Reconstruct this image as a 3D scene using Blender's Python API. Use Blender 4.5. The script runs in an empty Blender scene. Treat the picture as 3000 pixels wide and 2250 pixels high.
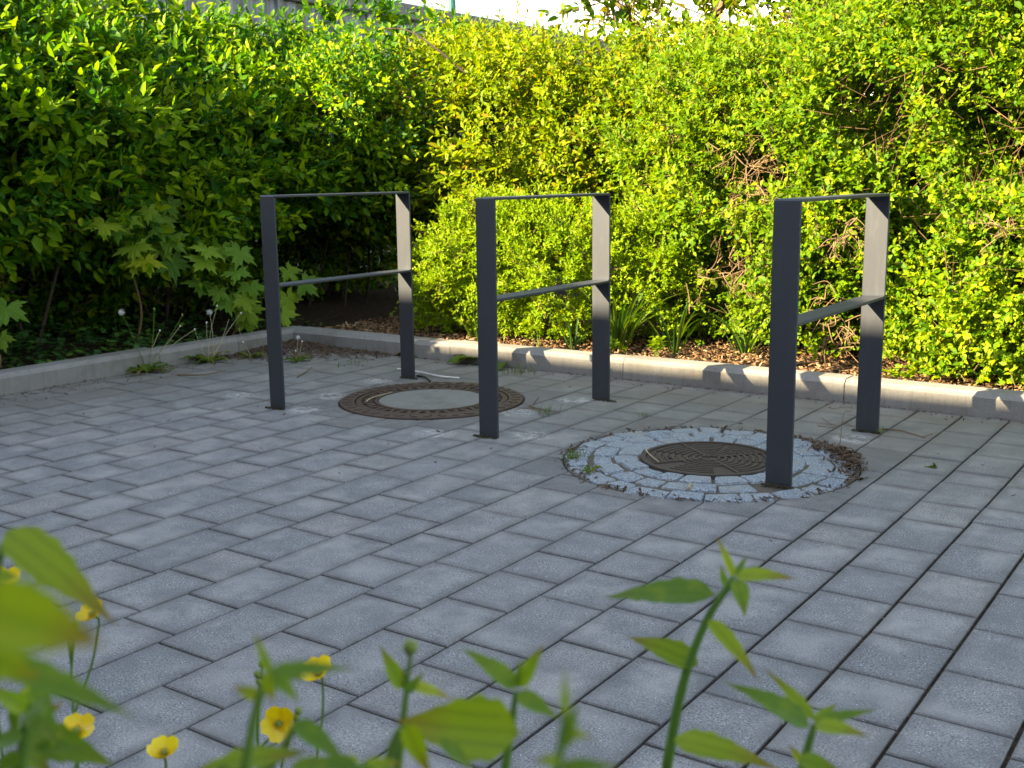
import bpy, math, random
import numpy as np
from mathutils import Vector, Matrix

rad = math.radians
S = bpy.context.scene
COL = S.collection
# ------------------------------------------------------------------ camera
FPX = 3267.8                                   # focal length in photograph pixels (3000 wide)
_p, _r, _y = rad(10.5656), rad(0.6918), rad(55.1087)
_rt = np.array([1, 0, 0.]); _fw = np.array([0, math.cos(_p), -math.sin(_p)]); _dn = np.array([0, -math.sin(_p), -math.cos(_p)])
_M = np.array([math.cos(_r)*_rt + math.sin(_r)*_dn, -math.sin(_r)*_rt + math.cos(_r)*_dn, _fw])
_T = np.array([[math.sin(_y), -math.cos(_y), 0], [math.cos(_y), math.sin(_y), 0], [0, 0, 1.]])
RT, DN, FW = (_T @ _M[0]), (_T @ _M[1]), (_T @ _M[2])
EYE = np.array([0, 0, 1.])
cd = bpy.data.cameras.new('camera'); cam = bpy.data.objects.new('camera', cd); COL.objects.link(cam)
cam.matrix_world = Matrix(((RT[0], -DN[0], -FW[0], 0), (RT[1], -DN[1], -FW[1], 0), (RT[2], -DN[2], -FW[2], 1.0), (0, 0, 0, 1)))
cd.sensor_width = 36; cd.lens = FPX/3000*36; cd.clip_start = .02; cd.clip_end = 500
cd.dof.use_dof = True; cd.dof.focus_distance = 3.0; cd.dof.aperture_fstop = 11.5
S.camera = cam
# ------------------------------------------------------------------ world, sun, exposure
SUN = Vector((.62, 1.0, -.65)).normalized()    # direction the light travels
w = bpy.data.worlds.new('World'); S.world = w; w.use_nodes = True
nt = w.node_tree; nt.nodes.clear()
sky = nt.nodes.new('ShaderNodeTexSky'); sky.sky_type = 'NISHITA'; sky.sun_disc = False
sky.sun_elevation = math.asin(-SUN.z); sky.sun_rotation = math.atan2(-SUN.x, -SUN.y)
sky.air_density = 1.0; sky.dust_density = .6; sky.ozone_density = 1.0
bg = nt.nodes.new('ShaderNodeBackground'); bg.inputs[1].default_value = .09
wo = nt.nodes.new('ShaderNodeOutputWorld')
hs = nt.nodes.new('ShaderNodeHueSaturation'); hs.inputs['Saturation'].default_value = .52   # desaturated to neutralise the blue skylight; stands in for thin cloud
nt.links.new(sky.outputs[0], hs.inputs['Color']); nt.links.new(hs.outputs[0], bg.inputs[0]); nt.links.new(bg.outputs[0], wo.inputs[0])
ld = bpy.data.lights.new('sun', 'SUN'); ld.energy = 5.0; ld.angle = rad(.45); ld.color = (1, .80, .50)
sun = bpy.data.objects.new('sun', ld); COL.objects.link(sun); sun.location = (-6, -10, 9)
sun.rotation_euler = SUN.to_track_quat('-Z', 'Y').to_euler()
vs = S.view_settings; vs.view_transform = 'Standard'; vs.look = 'None'; vs.gamma = 1; vs.exposure = 2.6
vs.use_curve_mapping = False

# ------------------------------------------------------------------ helpers
def ray(px, py): return FW + RT*((px-1500)/FPX) + DN*((py-1125)/FPX)
def atz(px, py, z=0.): d = ray(px, py); return EYE + d*((z-1)/d[2])
def aty(px, py, Y): d = ray(px, py); return EYE + d*(Y/d[1])
def atx(px, py, X): d = ray(px, py); return EYE + d*(X/d[0])
def atd(px, py, D): return EYE + ray(px, py)*D
def nrm(v):
    v = np.asarray(v, float); return v/(np.linalg.norm(v, axis=-1, keepdims=True)+1e-12)
def wloc(o):
    l = Vector((0, 0, 0))
    while o is not None: l += o.location; o = o.parent
    return np.array(l)
def mesh(name, V, F, smooth=False, rnd=None, edge=None):
    me = bpy.data.meshes.new(name)
    V = np.asarray(V, dtype=np.float32)
    if isinstance(F, np.ndarray):
        n, k = F.shape
        me.vertices.add(len(V)); me.vertices.foreach_set('co', V.ravel())
        me.loops.add(n*k); me.loops.foreach_set('vertex_index', F.astype(np.int32).ravel())
        me.polygons.add(n); me.polygons.foreach_set('loop_start', np.arange(0, n*k, k, dtype=np.int32))
        me.polygons.foreach_set('loop_total', np.full(n, k, dtype=np.int32))
        me.update(calc_edges=True)
    else:
        me.from_pydata([tuple(v) for v in V.tolist()], [], F); me.update()
    for nm, a in (('rnd', rnd), ('edge', edge)):
        if a is not None:
            at = me.attributes.new(nm, 'FLOAT', 'POINT'); at.data.foreach_set('value', np.asarray(a, dtype=np.float32))
    if smooth: me.polygons.foreach_set('use_smooth', np.ones(len(me.polygons), dtype=bool))
    return me
def thing(name, label, cat, loc=(0, 0, 0), group=None):
    o = bpy.data.objects.new(name, None); COL.objects.link(o); o.location = [float(c) for c in loc]
    o.empty_display_size = .05
    o['label'] = label; o['category'] = cat
    if group: o['group'] = group
    return o
def part(name, V, F, mat, parent=None, smooth=False, rnd=None, edge=None, kind=None, loc=None, label=None):
    V = np.asarray(V, float)
    base = wloc(parent) if parent is not None else np.zeros(3)
    off = np.asarray(loc, float) if loc is not None else base
    me = mesh(name, V-off, F, smooth, rnd, edge); me.materials.append(mat)
    o = bpy.data.objects.new(name, me); COL.objects.link(o)
    if parent is not None: o.parent = parent
    o.location = [float(c) for c in off-base]
    if kind: o['kind'] = kind
    if label: o['label'] = label
    return o
def tag(o, label, cat, group=None):
    o['label'] = label; o['category'] = cat
    if group: o['group'] = group
    return o
def structure(name, parent=None):
    o = bpy.data.objects.new(name, None); COL.objects.link(o); o['kind'] = 'structure'; o.empty_display_size = .05
    return o
class MB:
    def __init__(s): s.V = []; s.F = []; s.R = []
    def add(s, V, F, r=0.):
        n = len(s.V); s.V += [tuple(map(float, v)) for v in V]; s.F += [tuple(i+n for i in f) for f in F]; s.R += [r]*len(V)
    def box(s, c, d, rz=0., r=0., bev=0.):
        x, y, z = d[0]/2, d[1]/2, d[2]/2; ca, sa = math.cos(rz), math.sin(rz)
        if bev <= 0:
            P = [(a*x, b*y, e*z) for e in (-1, 1) for a, b in ((-1, -1), (1, -1), (1, 1), (-1, 1))]
            F = [(0, 3, 2, 1), (4, 5, 6, 7), (0, 1, 5, 4), (1, 2, 6, 5), (2, 3, 7, 6), (3, 0, 4, 7)]
        else:
            b_ = bev; P = []; q = [(-1, -1), (1, -1), (1, 1), (-1, 1)]
            for zz, ins in ((-z, b_), (-z+b_, 0), (z-b_, 0), (z, b_)):
                for a, b in q: P.append((a*(x-ins), b*(y-ins), zz))
            F = [(3, 2, 1, 0), (12, 13, 14, 15)]
            for k in range(3):
                for i in range(4): j = (i+1) % 4; F.append((4*k+i, 4*k+j, 4*k+4+j, 4*k+4+i))
        s.add([(c[0]+p[0]*ca-p[1]*sa, c[1]+p[0]*sa+p[1]*ca, c[2]+p[2]) for p in P], F, r)
    def tube(s, pts, rad_, n=5, r=0., cap=True):
        pts = [np.asarray(p, float) for p in pts]
        if not hasattr(rad_, '__len__'): rad_ = [rad_]*len(pts)
        V = []; a = None
        for i, p in enumerate(pts):
            t = nrm(pts[min(i+1, len(pts)-1)]-pts[max(i-1, 0)])
            if a is None: a = nrm(np.cross(t, [.3, .5, .8] if abs(t[2]) > .8 else [0, 0, 1.]))
            a = nrm(a - t*np.dot(a, t)); b = np.cross(t, a)
            for k in range(n):
                th = 2*math.pi*k/n; V.append(p + rad_[i]*(math.cos(th)*a + math.sin(th)*b))
        F = []
        for i in range(len(pts)-1):
            for k in range(n): j = (k+1) % n; F.append((i*n+k, i*n+j, i*n+n+j, i*n+n+k))
        if cap: F.append(tuple(range(n-1, -1, -1))); F.append(tuple((len(pts)-1)*n+k for k in range(n)))
        s.add(V, F, r)
    def lathe(s, c, prof, n=24, r=0., cap_top=False):
        V = []; F = []
        for (rr, z) in prof:
            for k in range(n): th = 2*math.pi*k/n; V.append((c[0]+rr*math.cos(th), c[1]+rr*math.sin(th), c[2]+z))
        for i in range(len(prof)-1):
            for k in range(n): j = (k+1) % n; F.append((i*n+k, i*n+j, i*n+n+j, i*n+n+k))
        if cap_top: F.append(tuple((len(prof)-1)*n+k for k in range(n)))
        s.add(V, F, r)
    def ball(s, c, rr, n=8, m=6, sq=(1, 1, 1), r=0.):
        V = []; F = []
        for i in range(m+1):
            ph = math.pi*i/m
            for k in range(n):
                th = 2*math.pi*k/n
                V.append((c[0]+rr*sq[0]*math.sin(ph)*math.cos(th), c[1]+rr*sq[1]*math.sin(ph)*math.sin(th), c[2]-rr*sq[2]*math.cos(ph)))
        for i in range(m):
            for k in range(n): j = (k+1) % n; F.append((i*n+k, i*n+j, i*n+n+j, i*n+n+k))
        s.add(V, F, r)
    def part(s, name, mat, parent=None, **kw): return part(name, np.array(s.V), s.F, mat, parent, rnd=s.R, **kw)
def spline(pts, n=8):
    pts = [np.asarray(p, float) for p in pts]
    if len(pts) == 2: return [pts[0]+(pts[1]-pts[0])*t for t in np.linspace(0, 1, n)]
    P = [2*pts[0]-pts[1]]+pts+[2*pts[-1]-pts[-2]]; out = []
    for i in range(1, len(P)-2):
        for t in np.linspace(0, 1, n, endpoint=False):
            a, b, c, d = P[i-1], P[i], P[i+1], P[i+2]
            out.append(.5*((2*b)+(c-a)*t+(2*a-5*b+4*c-d)*t*t+(3*b-a-3*c+d)*t**3))
    out.append(pts[-1]); return out

# ------------------------------------------------------------------ materials
class NT:
    def __init__(s, name):
        s.m = bpy.data.materials.new(name); s.m.use_nodes = True; s.t = s.m.node_tree; s.t.nodes.clear()
        s.out = s.n('ShaderNodeOutputMaterial')
    def n(s, ty, **kw):
        o = s.t.nodes.new(ty)
        for k, v in kw.items(): setattr(o, k, v)
        return o
    def l(s, a, b): s.t.links.new(a, b)
    def pos(s): return s.n('ShaderNodeNewGeometry').outputs['Position']
    def objc(s): return s.n('ShaderNodeTexCoord').outputs['Object']
    def noise(s, scale, detail=3, rough=.55, vec=None, dist=0.):
        o = s.n('ShaderNodeTexNoise'); o.inputs['Scale'].default_value = scale; o.inputs['Detail'].default_value = detail
        o.inputs['Roughness'].default_value = rough; o.inputs['Distortion'].default_value = dist
        s.l(vec if vec is not None else s.pos(), o.inputs['Vector']); return o.outputs['Fac']
    def vscale(s, vec, sc):
        o = s.n('ShaderNodeVectorMath', operation='MULTIPLY'); s.l(vec, o.inputs[0]); o.inputs[1].default_value = sc; return o.outputs[0]
    def ramp(s, fac, stops, interp='LINEAR'):
        o = s.n('ShaderNodeValToRGB'); o.color_ramp.interpolation = interp; e = o.color_ramp.elements
        while len(e) < len(stops): e.new(.5)
        for i, (p, c) in enumerate(stops):
            e[i].position = p; e[i].color = (c, c, c, 1) if not hasattr(c, '__len__') else (*c, 1)
        s.l(fac, o.inputs[0]); return o.outputs[0]
    def mix(s, f, a, b, mode='MIX'):
        o = s.n('ShaderNodeMix', data_type='RGBA', blend_type=mode); o.clamp_factor = True
        for v, i in ((f, 0), (a, 6), (b, 7)):
            if hasattr(v, 'is_output'): s.l(v, o.inputs[i])
            elif i == 0: o.inputs[0].default_value = v
            else: o.inputs[i].default_value = (*v, 1) if hasattr(v, '__len__') else (v, v, v, 1)
        return o.outputs[2]
    def math(s, op, a, b=None):
        o = s.n('ShaderNodeMath', operation=op)
        for v, i in ((a, 0), (b, 1)):
            if v is None: continue
            if hasattr(v, 'is_output'): s.l(v, o.inputs[i])
            else: o.inputs[i].default_value = v
        return o.outputs[0]
    def rnd(s):
        a = s.n('ShaderNodeAttribute'); a.attribute_name = 'rnd'
        ob = s.n('ShaderNodeObjectInfo').outputs['Random']
        return s.math('FRACT', s.math('ADD', a.outputs['Fac'], ob))
    def attr(s, nm): a = s.n('ShaderNodeAttribute'); a.attribute_name = nm; return a.outputs['Fac']
    def bump(s, h, strength=.3, dist=.01):
        o = s.n('ShaderNodeBump'); o.inputs['Strength'].default_value = strength; o.inputs['Distance'].default_value = dist
        s.l(h, o.inputs['Height']); return o.outputs[0]
    def pbr(s, color, rough=.8, spec=.3, metal=0., normal=None):
        o = s.n('ShaderNodeBsdfPrincipled')
        for v, k in ((color, 'Base Color'), (rough, 'Roughness'), (spec, 'Specular IOR Level'), (metal, 'Metallic')):
            if hasattr(v, 'is_output'): s.l(v, o.inputs[k])
            elif k == 'Base Color': o.inputs[k].default_value = (*v, 1)
            else: o.inputs[k].default_value = v
        if normal is not None: s.l(normal, o.inputs['Normal'])
        s.bsdf = o; return o.outputs[0]
    def done(s, sh): s.l(sh, s.out.inputs[0]); return s.m

def leaf_mat(name, stops, trans=.42, rough=.5, spec=.15, tint=(1.28, 1.22, .22)):
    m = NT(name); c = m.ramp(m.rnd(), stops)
    n = m.noise(60, 2); c = m.mix(m.math('MULTIPLY', n, .22), c, (.03, .06, .004))
    sh = m.pbr(c, rough, spec)
    tr = m.n('ShaderNodeBsdfTranslucent'); m.l(m.mix(1., c, tint, 'MULTIPLY'), tr.inputs[0])
    mx = m.n('ShaderNodeMixShader'); mx.inputs[0].default_value = trans
    m.l(sh, mx.inputs[1]); m.l(tr.outputs[0], mx.inputs[2]); return m.done(mx.outputs[0])

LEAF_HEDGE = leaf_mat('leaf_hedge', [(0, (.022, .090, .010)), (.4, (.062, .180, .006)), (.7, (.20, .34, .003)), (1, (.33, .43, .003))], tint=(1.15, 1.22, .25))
LEAF_CORNER = leaf_mat('leaf_corner', [(0, (.085, .165, .003)), (.5, (.185, .28, .003)), (.88, (.29, .36, .003)), (1, (.32, .23, .01))])
LEAF_SPIREA = leaf_mat('leaf_spirea', [(0, (.055, .145, .002)), (.5, (.145, .26, .002)), (.85, (.235, .335, .003)), (1, (.30, .33, .005))])
LEAF_LOW = leaf_mat('leaf_low_shrub', [(0, (.12, .24, .002)), (.5, (.20, .32, .002)), (1, (.29, .38, .004))])
LEAF_TREE = leaf_mat('leaf_tree', [(0, (.08, .18, .006)), (.6, (.16, .26, .006)), (1, (.28, .22, .02))])
LEAF_MAPLE = leaf_mat('leaf_maple', [(0, (.12, .25, .03)), (.6, (.19, .33, .035)), (.9, (.26, .38, .03)), (1, (.38, .44, .015))], rough=.5, tint=(1.05, 1.2, .35))
LEAF_IVY = leaf_mat('leaf_ivy', [(0, (.025, .075, .022)), (.7, (.05, .13, .035)), (1, (.12, .22, .02))], trans=.15, rough=.35)
LEAF_STRAP = leaf_mat('leaf_strap', [(0, (.035, .10, .02)), (.6, (.07, .15, .025)), (1, (.14, .20, .03))], rough=.35)
LEAF_WEED = leaf_mat('leaf_weed', [(0, (.07, .14, .02)), (.6, (.12, .19, .02)), (1, (.22, .20, .05))], rough=.5)
STEM_GREEN = leaf_mat('stem_green', [(0, (.09, .19, .03)), (1, (.14, .24, .04))], trans=.15, rough=.45)

def kerria_mat():
    m = NT('leaf_foreground'); c = m.ramp(m.rnd(), [(0, (.10, .21, .02)), (.5, (.18, .31, .015)), (.9, (.29, .40, .010)), (1, (.38, .43, .01))])
    e = m.attr('edge')                                     # 0 base .. 1 tip along the leaf
    wv = m.n('ShaderNodeTexWave'); wv.inputs['Scale'].default_value = 55; wv.inputs['Distortion'].default_value = 2; m.l(m.objc(), wv.inputs['Vector'])
    c = m.mix(m.math('MULTIPLY', m.ramp(wv.outputs['Fac'], [(.0, 1.), (.3, 0.)]), .35), c, (.07, .15, .01)); c = m.mix(m.ramp(m.noise(90, 3), [(.5, 0.), (.75, .4)]), c, (.30, .38, .02))
    redf = m.math('MULTIPLY', m.ramp(e, [(.5, 0.), (1, 1.)]), m.ramp(m.rnd(), [(.3, .15), (.9, .9)]))
    c = m.mix(redf, c, (.26, .12, .03))
    sh = m.pbr(c, .45, .3); tr = m.n('ShaderNodeBsdfTranslucent'); m.l(m.mix(1., c, (1.3, 1.15, .4), 'MULTIPLY'), tr.inputs[0])
    mx = m.n('ShaderNodeMixShader'); mx.inputs[0].default_value = .5
    m.l(sh, mx.inputs[1]); m.l(tr.outputs[0], mx.inputs[2]); return m.done(mx.outputs[0])
LEAF_KERRIA = kerria_mat()
def simple(name, c, rough=.7, spec=.3, metal=0., var=.25, scale=40, bump=0.):
    m = NT(name); n = m.noise(scale, 4)
    col = m.mix(n, tuple(x*(1-var) for x in c), tuple(x*(1+var) for x in c))
    return m.done(m.pbr(col, rough, spec, metal, m.bump(n, bump, .004) if bump else None))
TWIG = simple('twig', (.16, .095, .05), .85)
CANE_BACKLIT = simple('cane', (.035, .022, .015), .8)  # twig colour lowered, backlit darkness painted into the cane
TWIG_DRY = simple('twig_dry', (.20, .135, .07), .85)
BARK = simple('bark', (.17, .12, .07), .9, bump=.6)
STEM_DARK = simple('stem_dark', (.06, .042, .028), .9)
STALK = simple('dry_stalk', (.36, .32, .20), .8)
FLUFF = simple('seed_fluff', (.75, .75, .74), .9)
PETAL = leaf_mat('buttercup_petal', [(0, (.93, .68, .002)), (1, (.95, .78, .004))], trans=.3, rough=.25, spec=.5, tint=(1, .9, .5))
STAMEN = simple('buttercup_stamen', (.55, .36, .01), .6)
BUD = simple('bud_green', (.16, .22, .04), .6)
CABLE_W = simple('cable_white', (.7, .7, .68), .5)
CABLE_B = simple('cable_black', (.02, .02, .022), .5)
MOSS = simple('moss', (.045, .040, .018), .95, scale=200)

def paver_mat():
    m = NT('paving_concrete'); P = m.pos()
    isl = m.n('ShaderNodeNewGeometry').outputs['Random Per Island']; ob = m.n('ShaderNodeObjectInfo').outputs['Random']
    r = m.math('FRACT', m.math('ADD', isl, ob))
    c = m.ramp(r, [(0, (.178, .190, .192)), (.25, (.212, .222, .222)), (.5, (.232, .238, .234)), (.75, (.200, .212, .216)), (.9, (.246, .248, .238)), (1, (.262, .258, .242))])
    fine = m.noise(230, 3, .8); c = m.mix(m.ramp(fine, [(.37, .9), (.50, 0.)]), c, (.045, .047, .053)); c = m.mix(m.ramp(fine, [(.53, 0.), (.64, .6)]), c, (.40, .40, .42))
    spk = m.n('ShaderNodeTexVoronoi'); spk.inputs['Scale'].default_value = 150; m.l(P, spk.inputs['Vector'])
    f = m.ramp(spk.outputs['Distance'], [(.10, 1.), (.27, 0.)]); sel = m.ramp(m.noise(170, 1), [(.54, 0.), (.62, .9)])
    c = m.mix(m.math('MULTIPLY', f, sel), c, (.78, .79, .82))
    mid = m.noise(9, 4, .6); c = m.mix(m.ramp(mid, [(.34, .6), (.58, 0.)]), c, (.125, .135, .14))
    pale = m.ramp(m.noise(5.5, 3, .6), [(.48, 0.), (.70, .55)]); c = m.mix(pale, c, (.345, .345, .325))
    e = m.attr('edge'); c = m.mix(m.math('MULTIPLY', e, m.ramp(m.noise(14, 3), [(.3, .25), (.7, .7)])), c, (.095, .093, .092))
    # weathering towards the kerbs: warmer, dirtier stone
    sep = m.n('ShaderNodeSeparateXYZ'); m.l(P, sep.inputs[0])
    far = m.n('ShaderNodeMapRange'); far.inputs[1].default_value = 3.3; far.inputs[2].default_value = 4.7; m.l(sep.outputs[1], far.inputs[0])
    nx = m.n('ShaderNodeMapRange'); nx.inputs[1].default_value = -3.9; nx.inputs[2].default_value = -4.9; m.l(sep.outputs[0], nx.inputs[0])
    c = m.mix(m.math('MULTIPLY', m.math('MAXIMUM', far.outputs[0], nx.outputs[0]), m.ramp(m.noise(3.2, 4, .65), [(.3, .3), (.65, .85)])), c, (.155, .142, .115))
    # lime bloom beside the stand feet
    tot = None
    for x, y in [(-3.50, 3.42), (-3.68, 4.12), (-2.38, 3.53), (-2.72, 3.36), (-2.60, 4.22), (-2.66, 3.86), (-1.30, 4.13), (-4.0, 3.5), (-3.62, 3.70)]:
        d = m.n('ShaderNodeVectorMath', operation='DISTANCE'); m.l(P, d.inputs[0]); d.inputs[1].default_value = (x, y, 0)
        k = m.ramp(d.outputs['Value'], [(.0, .6), (.045, 1.), (.10, 0.)]); tot = k if tot is None else m.math('MAXIMUM', tot, k)
    wb = m.ramp(m.noise(26, 3, .6, dist=1.5), [(.44, 0.), (.58, .55), (.72, .1)])
    c = m.mix(m.math('MULTIPLY', tot, wb), c, (.62, .62, .60))
    sm = m.ramp(m.noise(17, 2, .5, dist=.6), [(.765, 0.), (.79, .6)]); c = m.mix(sm, c, (.06, .06, .065))
    b = m.math('ADD', m.math('MULTIPLY', fine, .6), m.math('MULTIPLY', mid, .8))
    return m.done(m.pbr(c, .78, .35, 0, m.bump(b, .55, .004)))
PAVER = paver_mat()
def concrete_mat(name, a, b, sc=8, rough=.85):
    m = NT(name); n = m.noise(sc, 5, .65); f = m.noise(260, 2, .7)
    c = m.mix(n, a, b); c = m.mix(m.ramp(f, [(.3, .45), (.5, 0.)]), c, tuple(x*.45 for x in a))
    st = m.noise(1., 4, .7, vec=m.vscale(m.pos(), (60, 60, 4))); c = m.mix(m.ramp(st, [(.5, 0.), (.75, .4)]), c, tuple(x*.5 for x in a))
    stain = m.ramp(m.noise(3.1, 4, .7), [(.48, 0.), (.68, .6)]); c = m.mix(stain, c, (.12, .105, .08))
    return m.done(m.pbr(c, rough, .25, 0, m.bump(m.math('ADD', n, m.math('MULTIPLY', f, .4)), .5, .004)))
KERB = concrete_mat('kerb_concrete', (.185, .182, .172), (.285, .278, .258))
INFILL = concrete_mat('infill_concrete', (.175, .18, .165), (.245, .25, .232), 12)
MORTAR = concrete_mat('mortar', (.045, .037, .027), (.16, .14, .11), 22)
def granite_mat():
    m = NT('granite'); P = m.pos()
    n1 = m.noise(150, 3, .8); c = m.ramp(n1, [(.33, (.025, .034, .045)), (.45, (.13, .17, .21)), (.57, (.27, .32, .385)), (.7, (.54, .59, .65))])
    ob = m.n('ShaderNodeObjectInfo').outputs['Random']
    c = m.mix(m.math('MULTIPLY', ob, .4), c, (.27, .29, .29)); d = m.noise(14, 3); c = m.mix(m.ramp(d, [(.55, 0.), (.75, .5)]), c, (.25, .22, .17))
    return m.done(m.pbr(c, .55, .5, 0, m.bump(m.math('ADD', m.noise(70, 3), m.math('MULTIPLY', n1, .3)), .7, .006)))
GRANITE = granite_mat()
def iron_mat(name, a, b):
    m = NT(name); n = m.noise(22, 5, .7); c = m.ramp(n, [(.3, a), (.7, b)]); d = m.noise(160, 2)
    return m.done(m.pbr(c, m.ramp(n, [(.3, .5), (.7, .85)]), .4, .15, m.bump(d, .5, .003)))
IRON = iron_mat('cast_iron', (.045, .036, .030), (.085, .065, .05))
IRON_RUST = iron_mat('rusty_iron', (.045, .032, .025), (.10, .066, .046))
def paint_mat():
    m = NT('anthracite_paint'); P = m.pos(); sc = m.noise(1., 4, .7, vec=m.vscale(P, (38, 38, 5)))
    c = m.mix(m.ramp(sc, [(.55, 0.), (.8, .2)]), (.066, .073, .086), (.17, .17, .17))
    v = m.n('ShaderNodeTexVoronoi'); v.inputs['Scale'].default_value = 95; m.l(P, v.inputs['Vector'])
    dots = m.math('MULTIPLY', m.ramp(v.outputs['Distance'], [(.06, 1.), (.13, 0.)]), m.ramp(m.noise(40, 2), [(.58, 0.), (.66, 1.)]))
    c = m.mix(m.math('MULTIPLY', dots, .5), c, (.3, .28, .25))
    e = m.n('ShaderNodeNewGeometry'); chip = m.math('MULTIPLY', m.ramp(e.outputs['Pointiness'], [(.52, 0.), (.58, 1.)]), m.ramp(m.noise(30, 3), [(.5, 0.), (.6, .8)]))
    c = m.mix(chip, c, (.22, .24, .25))
    return m.done(m.pbr(c, m.ramp(sc, [(.3, .50), (.8, .60)]), .4, .7, m.bump(m.noise(300, 2), .06, .001)))
PAINT = paint_mat()
def soil_mat():
    m = NT('soil'); n = m.noise(30, 6, .7); c = m.ramp(n, [(.3, (.014, .010, .006)), (.5, (.034, .024, .015)), (.7, (.08, .055, .032))])
    return m.done(m.pbr(c, .95, .1, 0, m.bump(n, 1., .03)))
SOIL = soil_mat()
def sand_mat():
    m = NT('joint_sand'); n = m.noise(55, 5, .7); c = m.ramp(n, [(.3, (.022, .017, .012)), (.55, (.055, .043, .031)), (.75, (.12, .095, .065))])
    g = m.ramp(m.noise(2.3, 3), [(.58, 0.), (.7, .6)]); c = m.mix(g, c, (.06, .075, .025))
    return m.done(m.pbr(c, .95, .1, 0, m.bump(n, 1., .01)))
SAND = sand_mat()
def chip_mat():
    m = NT('bark_chip'); c = m.ramp(m.rnd(), [(0, (.06, .034, .018)), (.5, (.15, .085, .042)), (.85, (.27, .165, .085)), (1, (.40, .29, .17))])
    return m.done(m.pbr(c, .9, .15))
CHIP = chip_mat()
CHIP_DARK = simple('dark_crumbs', (.085, .058, .036), .95, var=.5, scale=60)
def wall_mat():
    m = NT('weathered_wall'); P = m.pos(); st = m.noise(1., 5, .75, vec=m.vscale(P, (7, 7, .55)))
    fine = m.noise(1., 3, .7, vec=m.vscale(P, (45, 45, 3)))
    c = m.ramp(st, [(.32, (.075, .075, .075)), (.47, (.20, .20, .195)), (.60, (.36, .38, .39)), (.8, (.50, .53, .55))])
    c = m.mix(m.ramp(fine, [(.45, 0.), (.7, .6)]), c, (.10, .10, .095))
    return m.done(m.pbr(c, .9, .2, 0, m.bump(fine, .4, .01)))
WALLM = wall_mat()
CAPM = concrete_mat('wall_cap_concrete', (.14, .135, .125), (.24, .23, .215), 4)
CLAD = simple('white_cladding', (.62, .66, .72), .6, var=.06, scale=1)
CLADF = simple('white_trim', (.74, .74, .72), .6, var=.05, scale=1)
RENDER_W = simple('house_render', (.34, .32, .29), .9, var=.1, scale=3)
ROOFM = simple('roof_tile', (.10, .07, .06), .8)
GLASS = simple('window_glass', (.03, .035, .04), .08, .6, var=.05)
POLE_G = simple('pole_green', (.03, .12, .10), .5)
rng = np.random.default_rng(7); R = random.Random(11)

# ================================================================== SETTING
GX0, GX1 = -4.97, 2.6
KY = 4.79; NEAR = .62
ground = part('ground', [(-150, -150, -.075), (150, -150, -.075), (150, 250, -.075), (-150, 250, -.075)], [(0, 1, 2, 3)], SOIL); ground['kind'] = 'structure'
# planting beds behind the kerbs (uneven sheets)
def bed(name, x0, x1, y0, y1, z, nx, ny, amp=.02):
    xs, ys = np.linspace(x0, x1, nx), np.linspace(y0, y1, ny); V = []
    for y in ys:
        for x in xs: V.append((x, y, z+amp*(math.sin(x*5.1+y*3.3)+math.sin(x*2.3-y*6.1)+.6*R.uniform(-1, 1))*.5))
    F = [(j*nx+i, j*nx+i+1, (j+1)*nx+i+1, (j+1)*nx+i) for j in range(ny-1) for i in range(nx-1)]
    o = part(name, V, F, SOIL, smooth=True); o['kind'] = 'structure'; return o
bed_back = bed('mulch_bed', GX0-.145, 6, KY+.125, 12, .055, 60, 50)
bed_left = bed('ivy_bed', -14, GX0-.125, -1.2, 12, .06, 50, 60)
bed_near = bed('flower_bed', GX0-.1, 4, -1.3, NEAR-.13, .05, 60, 14)

# ---- paving: rows of concrete stones, joints read from the photograph
ROW0, ROWW = .504, .1832
JT = {-1: [1.844, 2.022, 2.244, 2.498, 2.748], 0: [1.746, 1.94, 2.137, 2.358, 2.567, 2.82, 3.072, 3.298, 3.465, 3.75],
 1: [1.885, 2.112, 2.323, 2.543, 2.75, 2.962, 3.229, 3.434, 3.693, 3.858], 2: [1.719, 1.96, 2.206, 2.505, 2.679, 2.889, 3.067, 3.291, 3.564, 3.775, 4.455],
 3: [1.676, 1.943, 2.17, 2.42, 2.668, 2.858, 3.168], 4: [1.461, 1.824, 2.14, 2.355, 2.533, 2.7, 2.997, 4.174, 4.351],
 5: [1.227, 1.5, 1.778, 2.006, 2.229, 2.409, 2.625, 2.884, 4.128, 4.329], 6: [1.316, 1.642, 1.915, 2.187, 2.499, 2.713, 2.975],
 7: [1.178, 1.448, 1.726, 1.954, 2.139, 2.362, 2.629, 2.934, 4.169], 8: [1.495, 1.68, 1.911, 2.236, 2.457, 2.68, 2.847, 3.068, 4.082, 4.262],
 9: [1.542, 1.769, 1.957, 2.191, 2.372, 2.59, 2.892, 3.208, 3.426, 3.724, 3.962, 4.116, 4.334, 4.576], 10: [1.452, 1.726, 2.051, 2.239, 2.46, 2.77, 3.073, 3.349, 3.572],
 11: [1.59, 1.817, 2.096, 2.321, 2.635, 2.815, 2.991, 3.31, 3.486], 12: [1.636, 1.862, 2.046, 2.365, 2.679, 2.95, 3.171, 3.436],
 13: [1.907, 2.141, 2.461, 2.64, 2.85, 3.085, 3.348, 3.517], 14: [1.82, 2.051, 2.229, 2.548, 2.769, 2.984, 3.248, 3.479],
 15: [1.962, 2.18, 2.36, 2.625, 2.848, 3.064, 3.373], 16: [2.225, 2.451, 2.758, 2.989], 17: [2.274, 2.54, 2.852, 3.073], 18: [2.371, 2.69, 2.901, 3.201],
 19: [2.505, 2.725, 2.943, 3.124], 20: [2.638, 2.812, 3.031]}
SETT_C, SETT_R = np.array([-1.625, 3.545]), .512
MHL_C, MHL_R = np.array([-3.155, 3.885]), .418
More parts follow.
